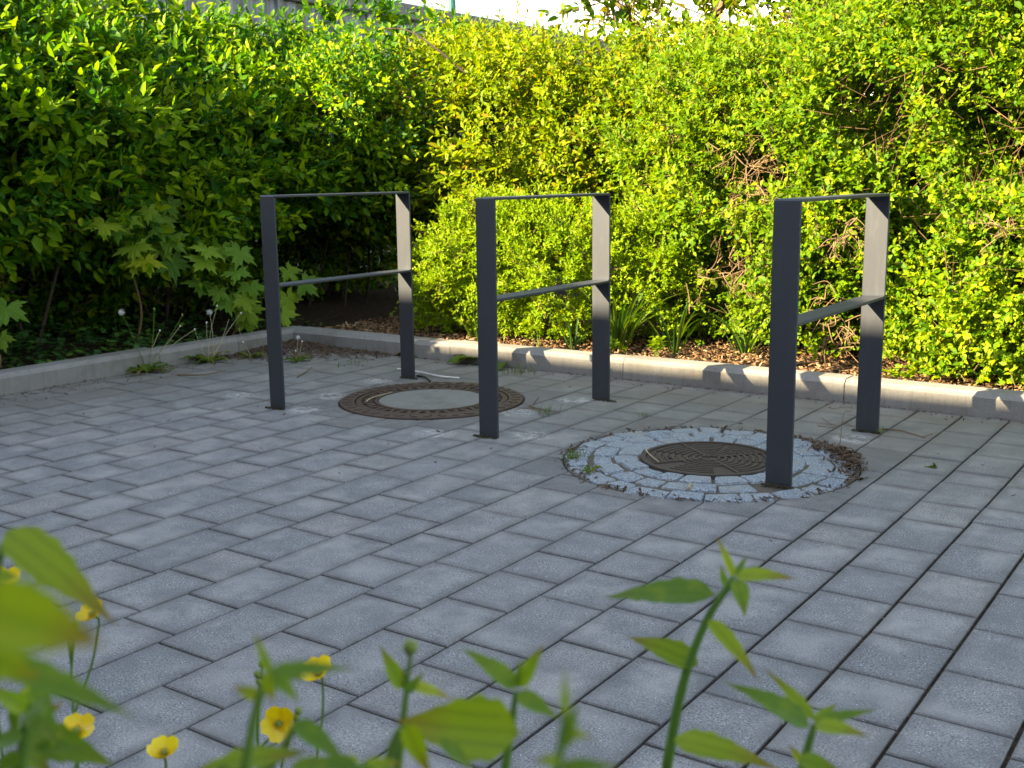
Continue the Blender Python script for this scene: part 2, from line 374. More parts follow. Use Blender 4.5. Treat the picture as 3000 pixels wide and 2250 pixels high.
COVER_C, COVER_R = np.array([-1.635, 3.572]), .243
LEN = [.18, .222, .222, .268, .316]
def fill(a, b):
    out = []; x = a
    while b-x > .36:
        x += R.choice(LEN)
        if b-x < .12: break
        out.append(x)
    return out
def clip_circle(poly, c, r):
    """rectangle minus disc, polygon walked densely"""
    pts = []
    for i in range(len(poly)):
        a, b = np.array(poly[i]), np.array(poly[(i+1) % len(poly)]); n = max(2, int(np.linalg.norm(b-a)/.004))
        pts += [a+(b-a)*t for t in np.linspace(0, 1, n, endpoint=False)]
    ins = [np.linalg.norm(p-c) < r for p in pts]
    if not any(ins): return poly
    if all(ins): return None
    s = next(i for i in range(len(pts)) if not ins[i] and ins[i-1])
    pts = pts[s:]+pts[:s]; ins = ins[s:]+ins[:s]
    out = []; i = 0; n = len(pts); corner = {tuple(np.round(p, 5)) for p in poly}
    while i < n:
        if not ins[i]:
            if i == 0 or ins[i-1] or (i+1 < n and ins[i+1]) or i == n-1 or tuple(np.round(pts[i], 5)) in corner: out.append(pts[i])
            i += 1
        else:
            A = pts[i-1]; j = i
            while j < n and ins[j]: j += 1
            B = pts[j % n]; a0 = math.atan2(*(A-c)[::-1]); a1 = math.atan2(*(B-c)[::-1]); da = (a1-a0+math.pi) % (2*math.pi)-math.pi
            for t in np.linspace(0, 1, 9)[1:-1]: th = a0+da*t; out.append(c+r*np.array([math.cos(th), math.sin(th)]))
            i = j
    return out if len(out) > 2 else None
def inset(poly, d):
    n = len(poly); P = [np.array(p) for p in poly]; out = []
    for i in range(n):
        e0 = nrm(P[i]-P[i-1]); e1 = nrm(P[(i+1) % n]-P[i]); n0 = np.array([-e0[1], e0[0]]); n1 = np.array([-e1[1], e1[0]])
        b = n0+n1; k = max(.5, 1+float(n0@n1)); out.append(P[i]+b*d/k)
    return out
def prism(poly, z0=-.06, bev=.0026, ring=.03, zt=0.):
    n = len(poly); rings = [(poly, z0), (poly, zt-bev), (inset(poly, bev), zt)]
    if ring: rings.append((inset(poly, ring), zt))
    V = []; E = []; F = []
    for k, (pp, z) in enumerate(rings):
        for p in pp: V.append((p[0], p[1], z)); E.append(0. if k == 3 else 1.)
    for k in range(len(rings)-1):
        for i in range(n): j = (i+1) % n; F.append((k*n+i, k*n+j, k*n+n+j, k*n+n+i))
    F.append(tuple((len(rings)-1)*n+i for i in range(n))); return V, F, E
stones = []
kmin, kmax = -17, int((-GX0-ROW0)/ROWW)
for k in range(kmin, kmax+1):
    xa = -(ROW0+ROWW*(k+1)); xb = -(ROW0+ROWW*k)
    xa = max(xa, GX0+.004)
    known = sorted(JT.get(k, []))
    js = []; prev = NEAR-R.uniform(0, .2)
    for u in known+[KY]:
        js += fill(prev, u)
        if u < KY-.05: js.append(u)
        prev = u
    e = [NEAR]+[j for j in js if j > NEAR+.08]+[KY-.006]
    gap = .0022+(.0014 if k < 4 else 0)+R.uniform(0, .0008)
    for a, b in zip(e[:-1], e[1:]):
        if b-a < .03: continue
        g = .0032+R.uniform(0, .0008)
        poly = [np.array(q) for q in ((xa+gap, a+g), (xb-gap, a+g), (xb-gap, b-g), (xa+gap, b-g))]
        whole = True
        for c, r in ((SETT_C, SETT_R+.006), (MHL_C, MHL_R+.006)):
            p2 = clip_circle(poly, c, r) if poly is not None else None
            if p2 is not poly: whole = False
            poly = p2
        if poly is None: continue
        cen = np.mean(poly, axis=0); d = np.array([cen[0], cen[1], -1.]); dep = d@FW
        if dep > .3:
            sx, sy = 1500+FPX*(d@RT)/dep, 1125+FPX*(d@DN)/dep; vis = -60 < sx < 3060 and sy < 2320
        else: vis = False
        area = (xb-xa)*(b-a)*(1 if whole else .6)
        stones.append((area/dep**3 if vis else -1., poly, cen, whole, xb-xa, b-a))
stones.sort(key=lambda s: -s[0])
paving = structure('paving')
cache = {}; rest = ([], [], [], 0)
rv, rf, re_ = [], [], []
for i, (sc, poly, cen, whole, ww, ll) in enumerate(stones):
    zt = R.uniform(-.0010, .0010); tilt = (R.uniform(-.0025, .0025), R.uniform(-.0025, .0025), R.uniform(-.004, .004))
    if i < 300:
        key = (round(ww, 3), round(ll, 3)) if whole else None
        loc = [p-cen for p in poly]
        if key and key in cache: me = cache[key]
        else:
            V, F, E = prism(loc, ring=.03 if whole else 0); me = mesh('paving_stone', V, F, edge=E); me.materials.append(PAVER)
            if key: cache[key] = me
        o = bpy.data.objects.new('paving_stone', me); COL.objects.link(o); o.parent = paving
        o.location = (cen[0], cen[1], zt); o.rotation_euler = tilt
    else:
        V, F, E = prism(poly, ring=.03 if whole else 0, zt=zt); n = len(rv)
        rv += V; rf += [tuple(q+n for q in f) for f in F]; re_ += E
part('paving_stones', rv, rf, PAVER, paving, edge=re_, kind='stuff')
# sand in the joints
part('joint_sand', [(GX0, NEAR, -.008), (GX1, NEAR, -.008), (GX1, KY, -.008), (GX0, KY, -.008)], [(0, 1, 2, 3)], SAND, paving)
# ---- kerbs
def kerb(name, stones_):
    k = structure(name)
    for (a, b, axis, f0, f1, dz) in stones_:
        prof = [(0, -.07), (0, .078+dz), (.022, .1+dz), (.124, .1+dz), (.13, .094+dz), (.13, -.07)]; V = []; F = []
        n = 5
        for i in range(n):
            t = a+.002+(b-a-.004)*i/(n-1)
            for (o_, z) in prof:
                q = f0+(f1-f0)*o_/.13; V.append((t, q, z) if axis == 'x' else (q, t, z))
        m_ = len(prof)
        for i in range(n-1):
            for j in range(m_):
                jj = (j+1) % m_; F.append((i*m_+j, i*m_+jj, i*m_+m_+jj, i*m_+m_+j))
        F.append(tuple(range(m_-1, -1, -1))); F.append(tuple((n-1)*m_+j for j in range(m_)))
        part('kerb_stone', V, F, KERB, k, loc=((a+b)/2 if axis == 'x' else f0, f0 if axis == 'x' else (a+b)/2, 0))
    return k
kerb('back_kerb', [(a, b, 'x', KY, KY+.13, d) for a, b, d in ((GX0, -3.754, -.003), (-3.754, -2.668, .001), (-2.668, -1.558, .004), (-1.558, -.45, .002), (-.45, .65, 0), (.65, 1.75, .003), (1.75, GX1, 0))])
kerb('left_kerb', [(a, b, 'y', GX0, GX0-.13, d) for a, b, d in ((.5, 1.6, 0), (1.6, 2.7, .003), (2.7, 3.8, .004), (3.8, 4.356, -.004), (4.356, KY+.13, -.006))])
kerb('front_kerb', [(a, a+1.1, 'x', NEAR-.001, NEAR-.131, R.uniform(-.003, .003)) for a in np.arange(GX0, 2.4, 1.1)])
# ---- granite setts round the iron cover
setts = structure('sett_surround')
mb = MB(); mb.lathe((SETT_C[0], SETT_C[1], -.005), [(.515, -.03), (.512, 0), (.40, .002), (.30, .001), (.242, 0), (.240, -.03)], 48); mb.part('mortar_bed', MORTAR, setts)
FEET = [(-1.293, 3.362), (-2.507, 3.425), (-3.62, 3.375), (-1.293, 4.282), (-2.467, 4.29), (-3.60, 4.266)]
for r0, r1, nn, ph in ((.252, .336, 17, .1), (.340, .424, 22, .35), (.428, .508, 27, .2)):
    ang = np.cumsum(rng.uniform(.75, 1.3, nn)); ang = ang/ang[-1]*2*math.pi+ph
    for i in range(nn):
        a0, a1 = ang[i-1] if i else ph, ang[i]; rm = (r0+r1)/2
        g = .0036/rm; ra, rb = r0+R.uniform(-.006, .006), r1+R.uniform(-.010, .004)
        q = []
        ca = [(ra, a0+g), (rb, a0+g), (rb, (a0+a1)/2), (rb, a1-g), (ra, a1-g), (ra, (a0+a1)/2)]
        cc = COVER_C if r0 < .3 else (SETT_C+COVER_C)/2 if r0 < .4 else SETT_C
        for (rr, th) in ca: q.append(cc+(rr+R.uniform(-.006, .006))*np.array([math.cos(th+R.uniform(-.006, .006)/rm), math.sin(th+R.uniform(-.006, .006)/rm)]))
        cen = np.mean(q, axis=0)
        if min(np.hypot(cen[0]-FEET[0][0], (cen[1]-FEET[0][1])) for _ in (0,)) < .045: continue
        if np.hypot(*(cen-COVER_C)) < COVER_R+.015: continue
        # corner-cut outline, domed top
        poly = []
        for j in range(6):
            p0, p1, p2 = q[j-1], q[j], q[(j+1) % 6]
            if j in (2, 5): poly.append(p1)
            else: poly += [p1+(p0-p1)*.09, p1+(p2-p1)*.09]
        cross = sum(poly[j][0]*poly[(j+1) % len(poly)][1]-poly[(j+1) % len(poly)][0]*poly[j][1] for j in range(len(poly)))
        if cross < 0: poly = poly[::-1]
        n = len(poly); hz = R.uniform(-.002, .003); V = []; F = []
        for s_, z in ((1., -.03), (1., -.004), (.95, .001+hz), (.6, .004+hz)):
            for p in poly: pp = cen+(p-cen)*s_; V.append((pp[0], pp[1], z+R.uniform(-.0012, .0012)))
        for kk in range(3):
            for j in range(n): jj = (j+1) % n; F.append((kk*n+j, kk*n+jj, kk*n+n+jj, kk*n+n+j))
        F.append(tuple(3*n+j for j in range(n)))
        part('granite_sett', V, F, GRANITE, setts, loc=(cen[0], cen[1], 0))

# ================================================================== MANHOLE COVERS
t = thing('manhole_cover', 'round cast iron cover with concentric ribs set among granite setts', 'manhole cover', (COVER_C[0], COVER_C[1], 0))
c0 = (COVER_C[0], COVER_C[1], 0)
mb = MB(); mb.lathe(c0, [(COVER_R, -.03), (COVER_R, .004), (COVER_R-.004, .006), (COVER_R-.016, .006), (COVER_R-.017, -.002)], 56); mb.part('frame', IRON, t)
mb = MB(); mb.lathe(c0, [(COVER_R-.019, -.03), (COVER_R-.019, -.001), (.001, -.001)], 48, cap_top=True); disc = mb.part('disc', IRON, t)
def arc(mb, c, r0, r1, a0, a1, z0, z1, n):
    V = []; F = []
    for i in range(n+1):
        th = a0+(a1-a0)*i/n
        for rr, z in ((r0, z0), (r0+.0015, z1), (r1-.0015, z1), (r1, z0)): V.append((c[0]+rr*math.cos(th), c[1]+rr*math.sin(th), z))
    for i in range(n):
        for j in range(3): F.append((4*i+j, 4*i+j+1, 4*i+5+j, 4*i+4+j))
    F += [(3, 2, 1, 0), (4*n, 4*n+1, 4*n+2, 4*n+3)]; mb.add(V, F)
holes = [(-.13, -.07), (.04, .11), (-.02, .02), (.13, -.06)]
for rr in (.034, .058, .082, .106, .130, .154, .178, .202):
    mb = MB()
    for q in range(4):
        if rr > .12 and q == 2: seg = [(.25, .75)]
        else: seg = [(.06, .94)] if rr < .1 else [(.04, .46), (.54, .96)]
        for s0, s1 in seg: arc(mb, c0, rr-.006, rr+.006, (q+s0)*math.pi/2+.9, (q+s1)*math.pi/2+.9, -.0015, .0045, max(3, int(rr*60)))
    mb.part('rib', IRON, t)
for a in range(4):
    th = a*math.pi/2+.9; mb = MB(); rm = .125
    mb.box((c0[0]+rm*math.cos(th), c0[1]+rm*math.sin(th), .0015), (.19, .011, .0065), th); mb.part('spoke', IRON, t)
for (hx, hy) in holes[:3]:
    mb = MB(); mb.lathe((c0[0]+hx, c0[1]+hy, 0), [(.014, -.001), (.014, .005), (.008, .005), (.007, .001)], 12); mb.part('lifting_socket', IRON, t)

t = thing('manhole_cover', 'round rusty iron cover filled with a grey concrete disc', 'manhole cover', (MHL_C[0], MHL_C[1], 0))
c0 = (MHL_C[0], MHL_C[1], 0)
mb = MB(); mb.lathe(c0, [(MHL_R, -.03), (MHL_R, .004), (MHL_R-.006, .007), (.352, .007), (.350, -.004)], 64); fr = mb.part('frame', IRON_RUST, t)
for i in range(40):
    th = 2*math.pi*i/40; mb = MB(); rr = .385
    mb.box((c0[0]+rr*math.cos(th), c0[1]+rr*math.sin(th), .008), (.036, .022, .006), th+.5*(1 if i % 2 else -1), bev=.0015); mb.part('lug', IRON_RUST, fr)
mb = MB(); mb.lathe(c0, [(.345, -.03), (.345, .003), (.335, .006), (.322, .006), (.320, -.003), (.262, -.003), (.260, .006), (.246, .007), (.243, .0)], 64); cv = mb.part('cover_ring', IRON_RUST, t)
for i in range(44):
    th = 2*math.pi*(i+.3)/44; mb = MB(); rr = .291
    mb.box((c0[0]+rr*math.cos(th), c0[1]+rr*math.sin(th), .0015), (.046, .019, .008), th+(.35 if i % 2 else -.35), bev=.0015); mb.part('lug', IRON_RUST, cv)
mb = MB(); mb.lathe(c0, [(.242, -.03), (.242, .003), (.18, .005), (.08, .006), (.001, .006)], 48, cap_top=True); mb.part('concrete_infill', INFILL, t, smooth=False)

# ================================================================== BICYCLE STANDS
def flatbar(poly_yz, x0, x1, bev=.0025):
    """closed profile in (y,z) extruded along x with small bevels"""
    n = len(poly_yz); P = [np.array(p) for p in poly_yz]; I = inset(P, bev); V = []; F = []
    for x, pp in ((x0, I), (x0+bev, P), (x1-bev, P), (x1, I)):
        for p in pp: V.append((x, p[0], p[1]))
    for k in range(3):
        for i in range(n): j = (i+1) % n; F.append((k*n+i, k*n+j, k*n+n+j, k*n+n+i))
    F += [tuple(range(n-1, -1, -1)), tuple(3*n+i for i in range(n))]
    return V, [f[::-1] for f in F]
TH = .0105
def stand(x0, x1, yf, yr, ht, hm, label):
    t = thing('bicycle_stand', label, 'bicycle stand', ((x0+x1)/2, (yf+yr)/2, 0), 'flat steel bicycle stands on the paving')
    V, F = flatbar([(yf-TH/2, -.08), (yf+TH/2, -.08), (yf+TH/2, ht-TH), (yf-TH/2, ht-.006)], x0, x1); part('front_post', V, F, PAINT, t)
    V, F = flatbar([(yr-TH/2, -.08), (yr+TH/2, -.08), (yr+TH/2, ht-.006), (yr-TH/2, ht-TH)], x0, x1); part('rear_post', V, F, PAINT, t)
    V, F = flatbar([(yf-TH/2, ht-.006), (yf+TH/2, ht-TH), (yr-TH/2, ht-TH), (yr+TH/2, ht-.006), (yr+TH/2-.005, ht), (yf-TH/2+.005, ht)], x0+.0006, x1-.0006); part('top_bar', V, F, PAINT, t)
    V, F = flatbar([(yf+TH/2-.001, hm-TH), (yr-TH/2+.001, hm-TH), (yr-TH/2+.001, hm), (yf+TH/2-.001, hm)], x0+.0012, x1-.0012); mbar = part('middle_bar', V, F, PAINT, t)
    for y, s in ((yf+TH/2, 1), (yr-TH/2, -1)):
        V, F = flatbar([(y-.0005*s, hm-.0005), (y+.006*s, hm-.0005), (y-.0005*s, hm+.006)] if s > 0 else [(y+.006*s, hm-.0005), (y-.0005*s, hm-.0005), (y-.0005*s, hm+.006)], x0+.004, x1-.004, .001); part('weld_seam', V, F, PAINT, mbar)
    return t
stand(-3.662, -3.574, 3.375, 4.268, .931, .548, 'dark grey steel bicycle stand nearest the corner where the two kerbs meet')
stand(-2.547, -2.457, 3.428, 4.290, .922, .541, 'middle dark grey flat steel bicycle stand of the row of three')
stand(-1.339, -1.250, 3.362, 4.280, .920, .533, 'dark grey flat steel bicycle stand with one foot among granite setts')
# ================================================================== FAR SETTING
WX, WTOP = -8.0, 2.80
t = thing('concrete_wall', 'tall streaked grey concrete panel wall with coping above the hedge', 'wall', (WX, 6, 0))
y = .2; i = 0
while y < 19:
    L = 1.24; mb = MB(); mb.box((WX+R.uniform(-.006, .006), y+L/2, (WTOP-.16-.1)/2), (.10, L-.012, WTOP-.16+.1)); p = mb.part('panel', WALLM, t)
    mb = MB(); mb.box((WX+.062, y+.03, (WTOP-.16)/2), (.05, .07, WTOP-.17)); mb.part('rib', WALLM, p)
    mb = MB(); mb.box((WX+.058, y+L*.52, (WTOP-.16)/2), (.022, .04, WTOP-.19)); mb.part('rib', WALLM, p)
    y += L
for k in range(8):
    mb = MB(); mb.box((WX, .2+2.48*k+1.24, WTOP-.08), (.24, 2.47, .16), bev=.012); mb.part('coping', CAPM, t)
mb = MB(); pp = atx(1325, 40, -9.2); mb.tube([(pp[0], pp[1], -.05), (pp[0], pp[1], 3.), (pp[0], pp[1], 6.2)], [.055, .05, .04], 10)
po = mb.part('pole', POLE_G, None, loc=(pp[0], pp[1], 0)); tag(po, 'thin dark green metal pole rising behind the concrete wall', 'pole')
# pale warehouse far behind the shrubs
B0 = np.array([-20.6, 34.0]); ud = nrm(np.array([.97, -.10])); wd = np.array([ud[1], -ud[0]])
t = thing('warehouse', 'pale white corrugated metal warehouse seen through gaps in the foliage', 'building', (B0[0], B0[1], 0))
def wq(mb, s0, s1, d0, d1, z0, z1):
    c = B0+ud*(s0+s1)/2+wd*(d0+d1)/2; mb.box((c[0], c[1], (z0+z1)/2), (s1-s0, abs(d1-d0), z1-z0), math.atan2(ud[1], ud[0]))
mb = MB(); wq(mb, 0, 22, -12, 0, -.1, 8.5); body = mb.part('wall', CLAD, t)
for i in range(60):
    mb = MB(); wq(mb, .4+i*.36, .4+i*.36+.16, .0, .05, .2, 8.3); mb.part('corrugation', CLAD, body)
for s0 in (.0, 5.2, 10.6, 16): mb = MB(); wq(mb, s0, s0+.5, .05, .16, -.1, 8.5); mb.part('column', CLADF, t)
mb = MB(); wq(mb, -.3, 22.3, -12.3, .3, 8.5, 8.8); mb.part('roof', CLADF, t)
for a, b, sag, lab in (((1880, -60), (2290, 90), .25, 'upper thin dark overhead cable crossing in front of the pale warehouse'), ((1790, -20), (2200, 130), .3, 'lower thin dark overhead cable sloping towards the tree limbs')):
    A, Bq = atd(*a, 21), atd(*b, 18); pts = [A+(Bq-A)*s-np.array([0, 0, sag*4*s*(1-s)]) for s in np.linspace(-2, 3, 14)]
    for q in (0, 1): pass
    mb = MB(); mb.tube(pts, .016, 5); o = mb.part('overhead_cable', CABLE_B, None, loc=pts[0]); tag(o, lab, 'cable', 'overhead cables')
# building whose eaves shade the paved area (behind the viewpoint)
HY = -3.4; EZ = .41+.65*(4.28-HY)
t = thing('house', 'plain rendered building with a long straight eave along the flower bed', 'building', (-4, HY-3, 0))
mb = MB(); mb.box((-4, HY-3.3, (EZ-.1)/2-.05), (28, 6.0, EZ-.0)); mb.part('wall', RENDER_W, t)
mb = MB(); mb.box((-4, HY-3.1, EZ-.06), (28.8, 6.2, .12)); rf_ = mb.part('roof', ROOFM, t)
for i in range(6):
    x = -15.5+i*4.6; mb = MB(); mb.box((x, HY-.295, 1.75), (1.5, .05, 1.3)); wdw = mb.part('window', CLADF, t)
    mb = MB(); mb.box((x, HY-.268, 1.75), (1.36, .02, 1.16)); mb.part('pane', GLASS, wdw)

# ================================================================== FOLIAGE
UP = np.array([0, 0, 1.]); TOSUN = -np.array(SUN)       # leaves turn their blades to the light
LEAFV = np.array([(0, 0, 0), (.30, .5, .10), (.70, .36, .08), (1, 0, -.06), (.70, -.36, .08), (.30, -.5, .10)])   # along, side, up
LEAFF = np.array([(0, 1, 2, 3), (0, 3, 4, 5)])
def leaf_arrays(B, D, N, L, W):
    """many folded leaves: base, direction, normal, length, width"""
    D = nrm(D); N = nrm(N-D*np.sum(N*D, 1, keepdims=True)); X = np.cross(D, N)
    V = B[:, None, :]+LEAFV[None, :, 0:1]*(D*L[:, None])[:, None, :]+LEAFV[None, :, 1:2]*(X*W[:, None])[:, None, :]+LEAFV[None, :, 2:3]*(N*L[:, None])[:, None, :]
    F = (LEAFF[None]+(np.arange(len(B))*6)[:, None, None]).reshape(-1, 4)
    return V.reshape(-1, 3), F
LEAFME = {}
def leaf_mesh(mat):
    if mat.name not in LEAFME:
        me = mesh('leaf', np.stack([LEAFV[:, 0], LEAFV[:, 1], LEAFV[:, 2]], 1), LEAFF.copy()); me.materials.append(mat); LEAFME[mat.name] = me
    return LEAFME[mat.name]
def rvec(n, g): v = g.normal(size=(n, 3)); return nrm(v)
def crown(blobs, n_clump, n_shoot, n_leaf, L, wr, g, up=.4, spread=.9, rc=(.10, .22), slen=(.09, .2), droop=.1, inner=.35, zmin=.05, nup=.35, clip=None, rb=0.):
    bl = np.array(blobs, float); area = (bl[:, 3]*bl[:, 4]*bl[:, 5])**(2/3); pr = area/area.sum()
    C = []; NN = []
    tries = 0
    while len(C) < n_clump and tries < n_clump*60:
        tries += 1
        b = bl[g.choice(len(bl), p=pr)]; n = g.normal(size=3); n /= np.linalg.norm(n)
        isin = g.random() < inner
        p = b[:3]+b[3:]*n*(g.uniform(.45, .85) if isin else g.uniform(.80, 1.08))
        if p[2] < zmin: continue
        no = nrm(n/b[3:]); tc = nrm(EYE-p)
        if not isin:
            q = np.sqrt((((p-bl[:, :3])/bl[:, 3:])**2).sum(1))
            if (q < .82).any(): continue
            if no@tc < -.25 and no[2] < .3 and g.random() > .15: continue
        elif no@tc < -.3 and g.random() > .3: continue
        if clip is not None and not clip(p): continue
        C.append(p); NN.append(no)
    C = np.array(C); NN = np.array(NN); k = len(C)
    rcs = g.uniform(rc[0], rc[1], k)
    # shoots
    ci = np.repeat(np.arange(k), n_shoot); m = len(ci)
    d = nrm(NN[ci]*.6+rvec(m, g)*.75+UP*up)
    p0 = C[ci]+rvec(m, g)*(rcs[ci]*g.random(m)**.5)[:, None]
    sl = g.uniform(slen[0], slen[1], m)
    a = nrm(np.cross(d, rvec(m, g))); b = np.cross(d, a)
    # leaves
    si = np.repeat(np.arange(m), n_leaf); q = len(si); ti = np.tile((np.arange(n_leaf)+.5)/n_leaf, m)+g.uniform(-.05, .05, q)
    ph = np.tile(np.arange(n_leaf)*2.4, m)+g.uniform(-.4, .4, q)
    side = a[si]*np.cos(ph)[:, None]+b[si]*np.sin(ph)[:, None]
    B = p0[si]+d[si]*(sl[si]*ti)[:, None]-UP*(droop*sl[si]*ti**2)[:, None]
    D = nrm(side*spread*(1.15-ti)[:, None]+d[si]*(.35+.5*ti)[:, None]-UP*droop+rvec(q, g)*.25)
    N = UP*nup+TOSUN*.75+NN[ci[si]]*.2+rvec(q, g)*.5+d[si]*.15
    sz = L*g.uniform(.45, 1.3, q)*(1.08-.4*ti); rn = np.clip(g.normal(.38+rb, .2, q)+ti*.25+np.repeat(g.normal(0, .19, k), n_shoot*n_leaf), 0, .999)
    keep = B[:, 2] > zmin
    if clip is not None: keep &= clip(B)
    return B[keep], D[keep], N[keep], sz[keep], wr*sz[keep], rn[keep], (p0, d, sl)
def score(B, N):
    d = B-EYE; dep = d@FW; sx = (d@RT)/dep; sy = (d@DN)/dep
    ok = (np.abs(sx) < .47) & (sy > -.36) & (sy < .36)
    return np.where(ok, 1/dep+.12*np.abs(np.sum(nrm(N)*nrm(EYE-B), 1)), -1)
def shrub(name, label, blobs, n_clump, n_shoot, n_leaf, L, wr, mat, seed, base, n_parts=100, n_stem=6, stem_r=.012, twig_frac=.15, twig_mat=TWIG, group=None, cat='shrub', stem_mat=STEM_DARK, extra=None, **kw):
    g = np.random.default_rng(seed); t = thing(name, label, cat, base, group)
    B, D, N, Ls, Ws, rn, (p0, d, sl) = crown(blobs, n_clump, n_shoot, n_leaf, L, wr, g, **kw)
    if extra:
        e = dict(extra); b2 = e.pop('blobs', blobs); c2 = crown(b2, e.pop('n'), e.pop('shoots'), e.pop('leaves'), e.pop('L'), wr, g, **{**kw, **e})
        B, D, N, Ls, Ws, rn = [np.concatenate([u, v]) for u, v in zip((B, D, N, Ls, Ws, rn), c2[:6])]
        p0, d, sl = [np.concatenate([u, v]) for u, v in zip((p0, d, sl), c2[6])]
    sc = score(B, N); idx = np.argsort(-sc)[:n_parts*6]; idx = idx[sc[idx] > 0]
    idx = idx[g.permutation(len(idx))[:n_parts]] if len(idx) else idx
    mask = np.ones(len(B), bool); mask[idx] = False
    V, F = leaf_arrays(B[mask], D[mask], N[mask], Ls[mask], Ws[mask])
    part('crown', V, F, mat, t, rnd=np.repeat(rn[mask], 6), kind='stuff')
    me = leaf_mesh(mat); wl = wloc(t)
    for i in idx:
        dd = nrm(D[i]); nn = nrm(N[i]-dd*(N[i]@dd)); xx = np.cross(dd, nn); b = B[i]-wl
        o = bpy.data.objects.new('leaf', me); COL.objects.link(o); o.parent = t
        o.matrix_local = Matrix(((dd[0]*Ls[i], xx[0]*Ws[i], nn[0]*Ls[i], b[0]), (dd[1]*Ls[i], xx[1]*Ws[i], nn[1]*Ls[i], b[1]), (dd[2]*Ls[i], xx[2]*Ws[i], nn[2]*Ls[i], b[2]), (0, 0, 0, 1)))
    # main stems and twigs
    bl = np.array(blobs)
    for i in range(n_stem):
        b = bl[i % len(bl)]; tgt = b[:3]+b[3:]*rvec(1, g)[0]*.55; foot = np.array([b[0]+g.uniform(-.25, .25), b[1]+g.uniform(-.2, .2), .0]); foot = foot*.6+np.array([*base[:2], 0])*.4
        mb = MB(); midp = (foot+tgt)/2+rvec(1, g)[0]*.12
        mb.tube(spline([foot, midp, tgt], 5), list(np.linspace(stem_r, stem_r*.35, 11)), 6); mb.part('stem', stem_mat, t)
    k = np.nonzero(g.random(len(p0)) < twig_frac)[0]
    if len(k):
        A = p0[k]-d[k]*.06; Bq = p0[k]+d[k]*(sl[k]*.95)[:, None]; s_ = nrm(np.cross(d[k], rvec(len(k), g))); u_ = np.cross(d[k], s_); rr = .0022
        P3 = [s_*rr, (-s_*.5+u_*.87)*rr, (-s_*.5-u_*.87)*rr]
        V = np.stack([A+P3[0], A+P3[1], A+P3[2], Bq+P3[0]*.4, Bq+P3[1]*.4, Bq+P3[2]*.4], 1).reshape(-1, 3)
        F = (np.array([(0, 1, 4, 3), (1, 2, 5, 4), (2, 0, 3, 5)])[None]+(np.arange(len(k))*6)[:, None, None]).reshape(-1, 4)
        part('twigs', V, F, twig_mat, t, kind='stuff')
    return t

# left hedge: larger ovate leaves, mostly shaded on the face, lit along the sloping top
def lclip(P):
    P = np.atleast_2d(P); lo = .47+.1*np.sin(P[:, 1]*4.)+.3*np.exp(-((P[:, 1]-5.6)/.45)**2); r = (P[:, 2] > lo) | (P[:, 0] < -5.95-.12*np.sin(P[:, 1]*7))
    return r if len(r) > 1 else bool(r[0])
def sprig(bl, n, **k):
    return dict(blobs=[(b[0]+.04, b[1], b[2]+.05, b[3]*1.05, b[4]*1.02, b[5]*1.06) for b in bl if b[2] > .8], n=n, shoots=3, leaves=9, L=.092, rc=(.02, .06), slen=(.16, .34), inner=0., up=.5, droop=.12, **k)
LK = dict(up=.3, spread=1.0, rc=(.10, .22), slen=(.12, .28), droop=.2, inner=.38, zmin=.12, clip=lclip)
def lb(ys, dz=0, dx=0):
    o = []
    for y in ys: o += [(-5.76+dx, y, .90+dz, .44, .5, .50), (-6.2+dx, y+.15, 1.10+dz, .6, .55, .62), (-6.9+dx, y+.1, 1.35+dz, .7, .6, .74), (-6.4, y, .55, .6, .5, .5)]
    return o
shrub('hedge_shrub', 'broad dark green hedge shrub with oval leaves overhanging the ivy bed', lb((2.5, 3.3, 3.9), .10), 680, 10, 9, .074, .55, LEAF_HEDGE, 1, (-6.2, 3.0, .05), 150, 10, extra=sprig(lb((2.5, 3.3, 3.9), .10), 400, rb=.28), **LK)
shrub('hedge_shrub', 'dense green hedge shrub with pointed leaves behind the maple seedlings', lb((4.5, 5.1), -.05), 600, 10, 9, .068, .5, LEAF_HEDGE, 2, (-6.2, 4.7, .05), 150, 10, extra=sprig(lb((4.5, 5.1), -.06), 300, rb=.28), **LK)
shrub('hedge_shrub', 'leafy hedge shrub filling the corner where the two kerbs meet', lb((5.8, 6.5), .0, -.05)+[(-5.5, 6.0, 1.3, .5, .5, .55), (-5.6, 6.9, .5, .6, .5, .5), (-6.6, 7.3, .6, .7, .6, .65), (-5.6, 7.3, .6, .7, .5, .6), (-6.8, 6.4, .5, .6, .7, .5)], 800, 10, 9, .060, .5, LEAF_HEDGE, 3, (-6.2, 6.3, .05), 120, 10, extra=sprig(lb((5.8, 6.5), .0, -.05)+[(-6.0, 6.6, 1.85, .35, .35, .3), (-5.7, 7.0, 1.8, .35, .35, .3)], 280, rb=.28), **LK)
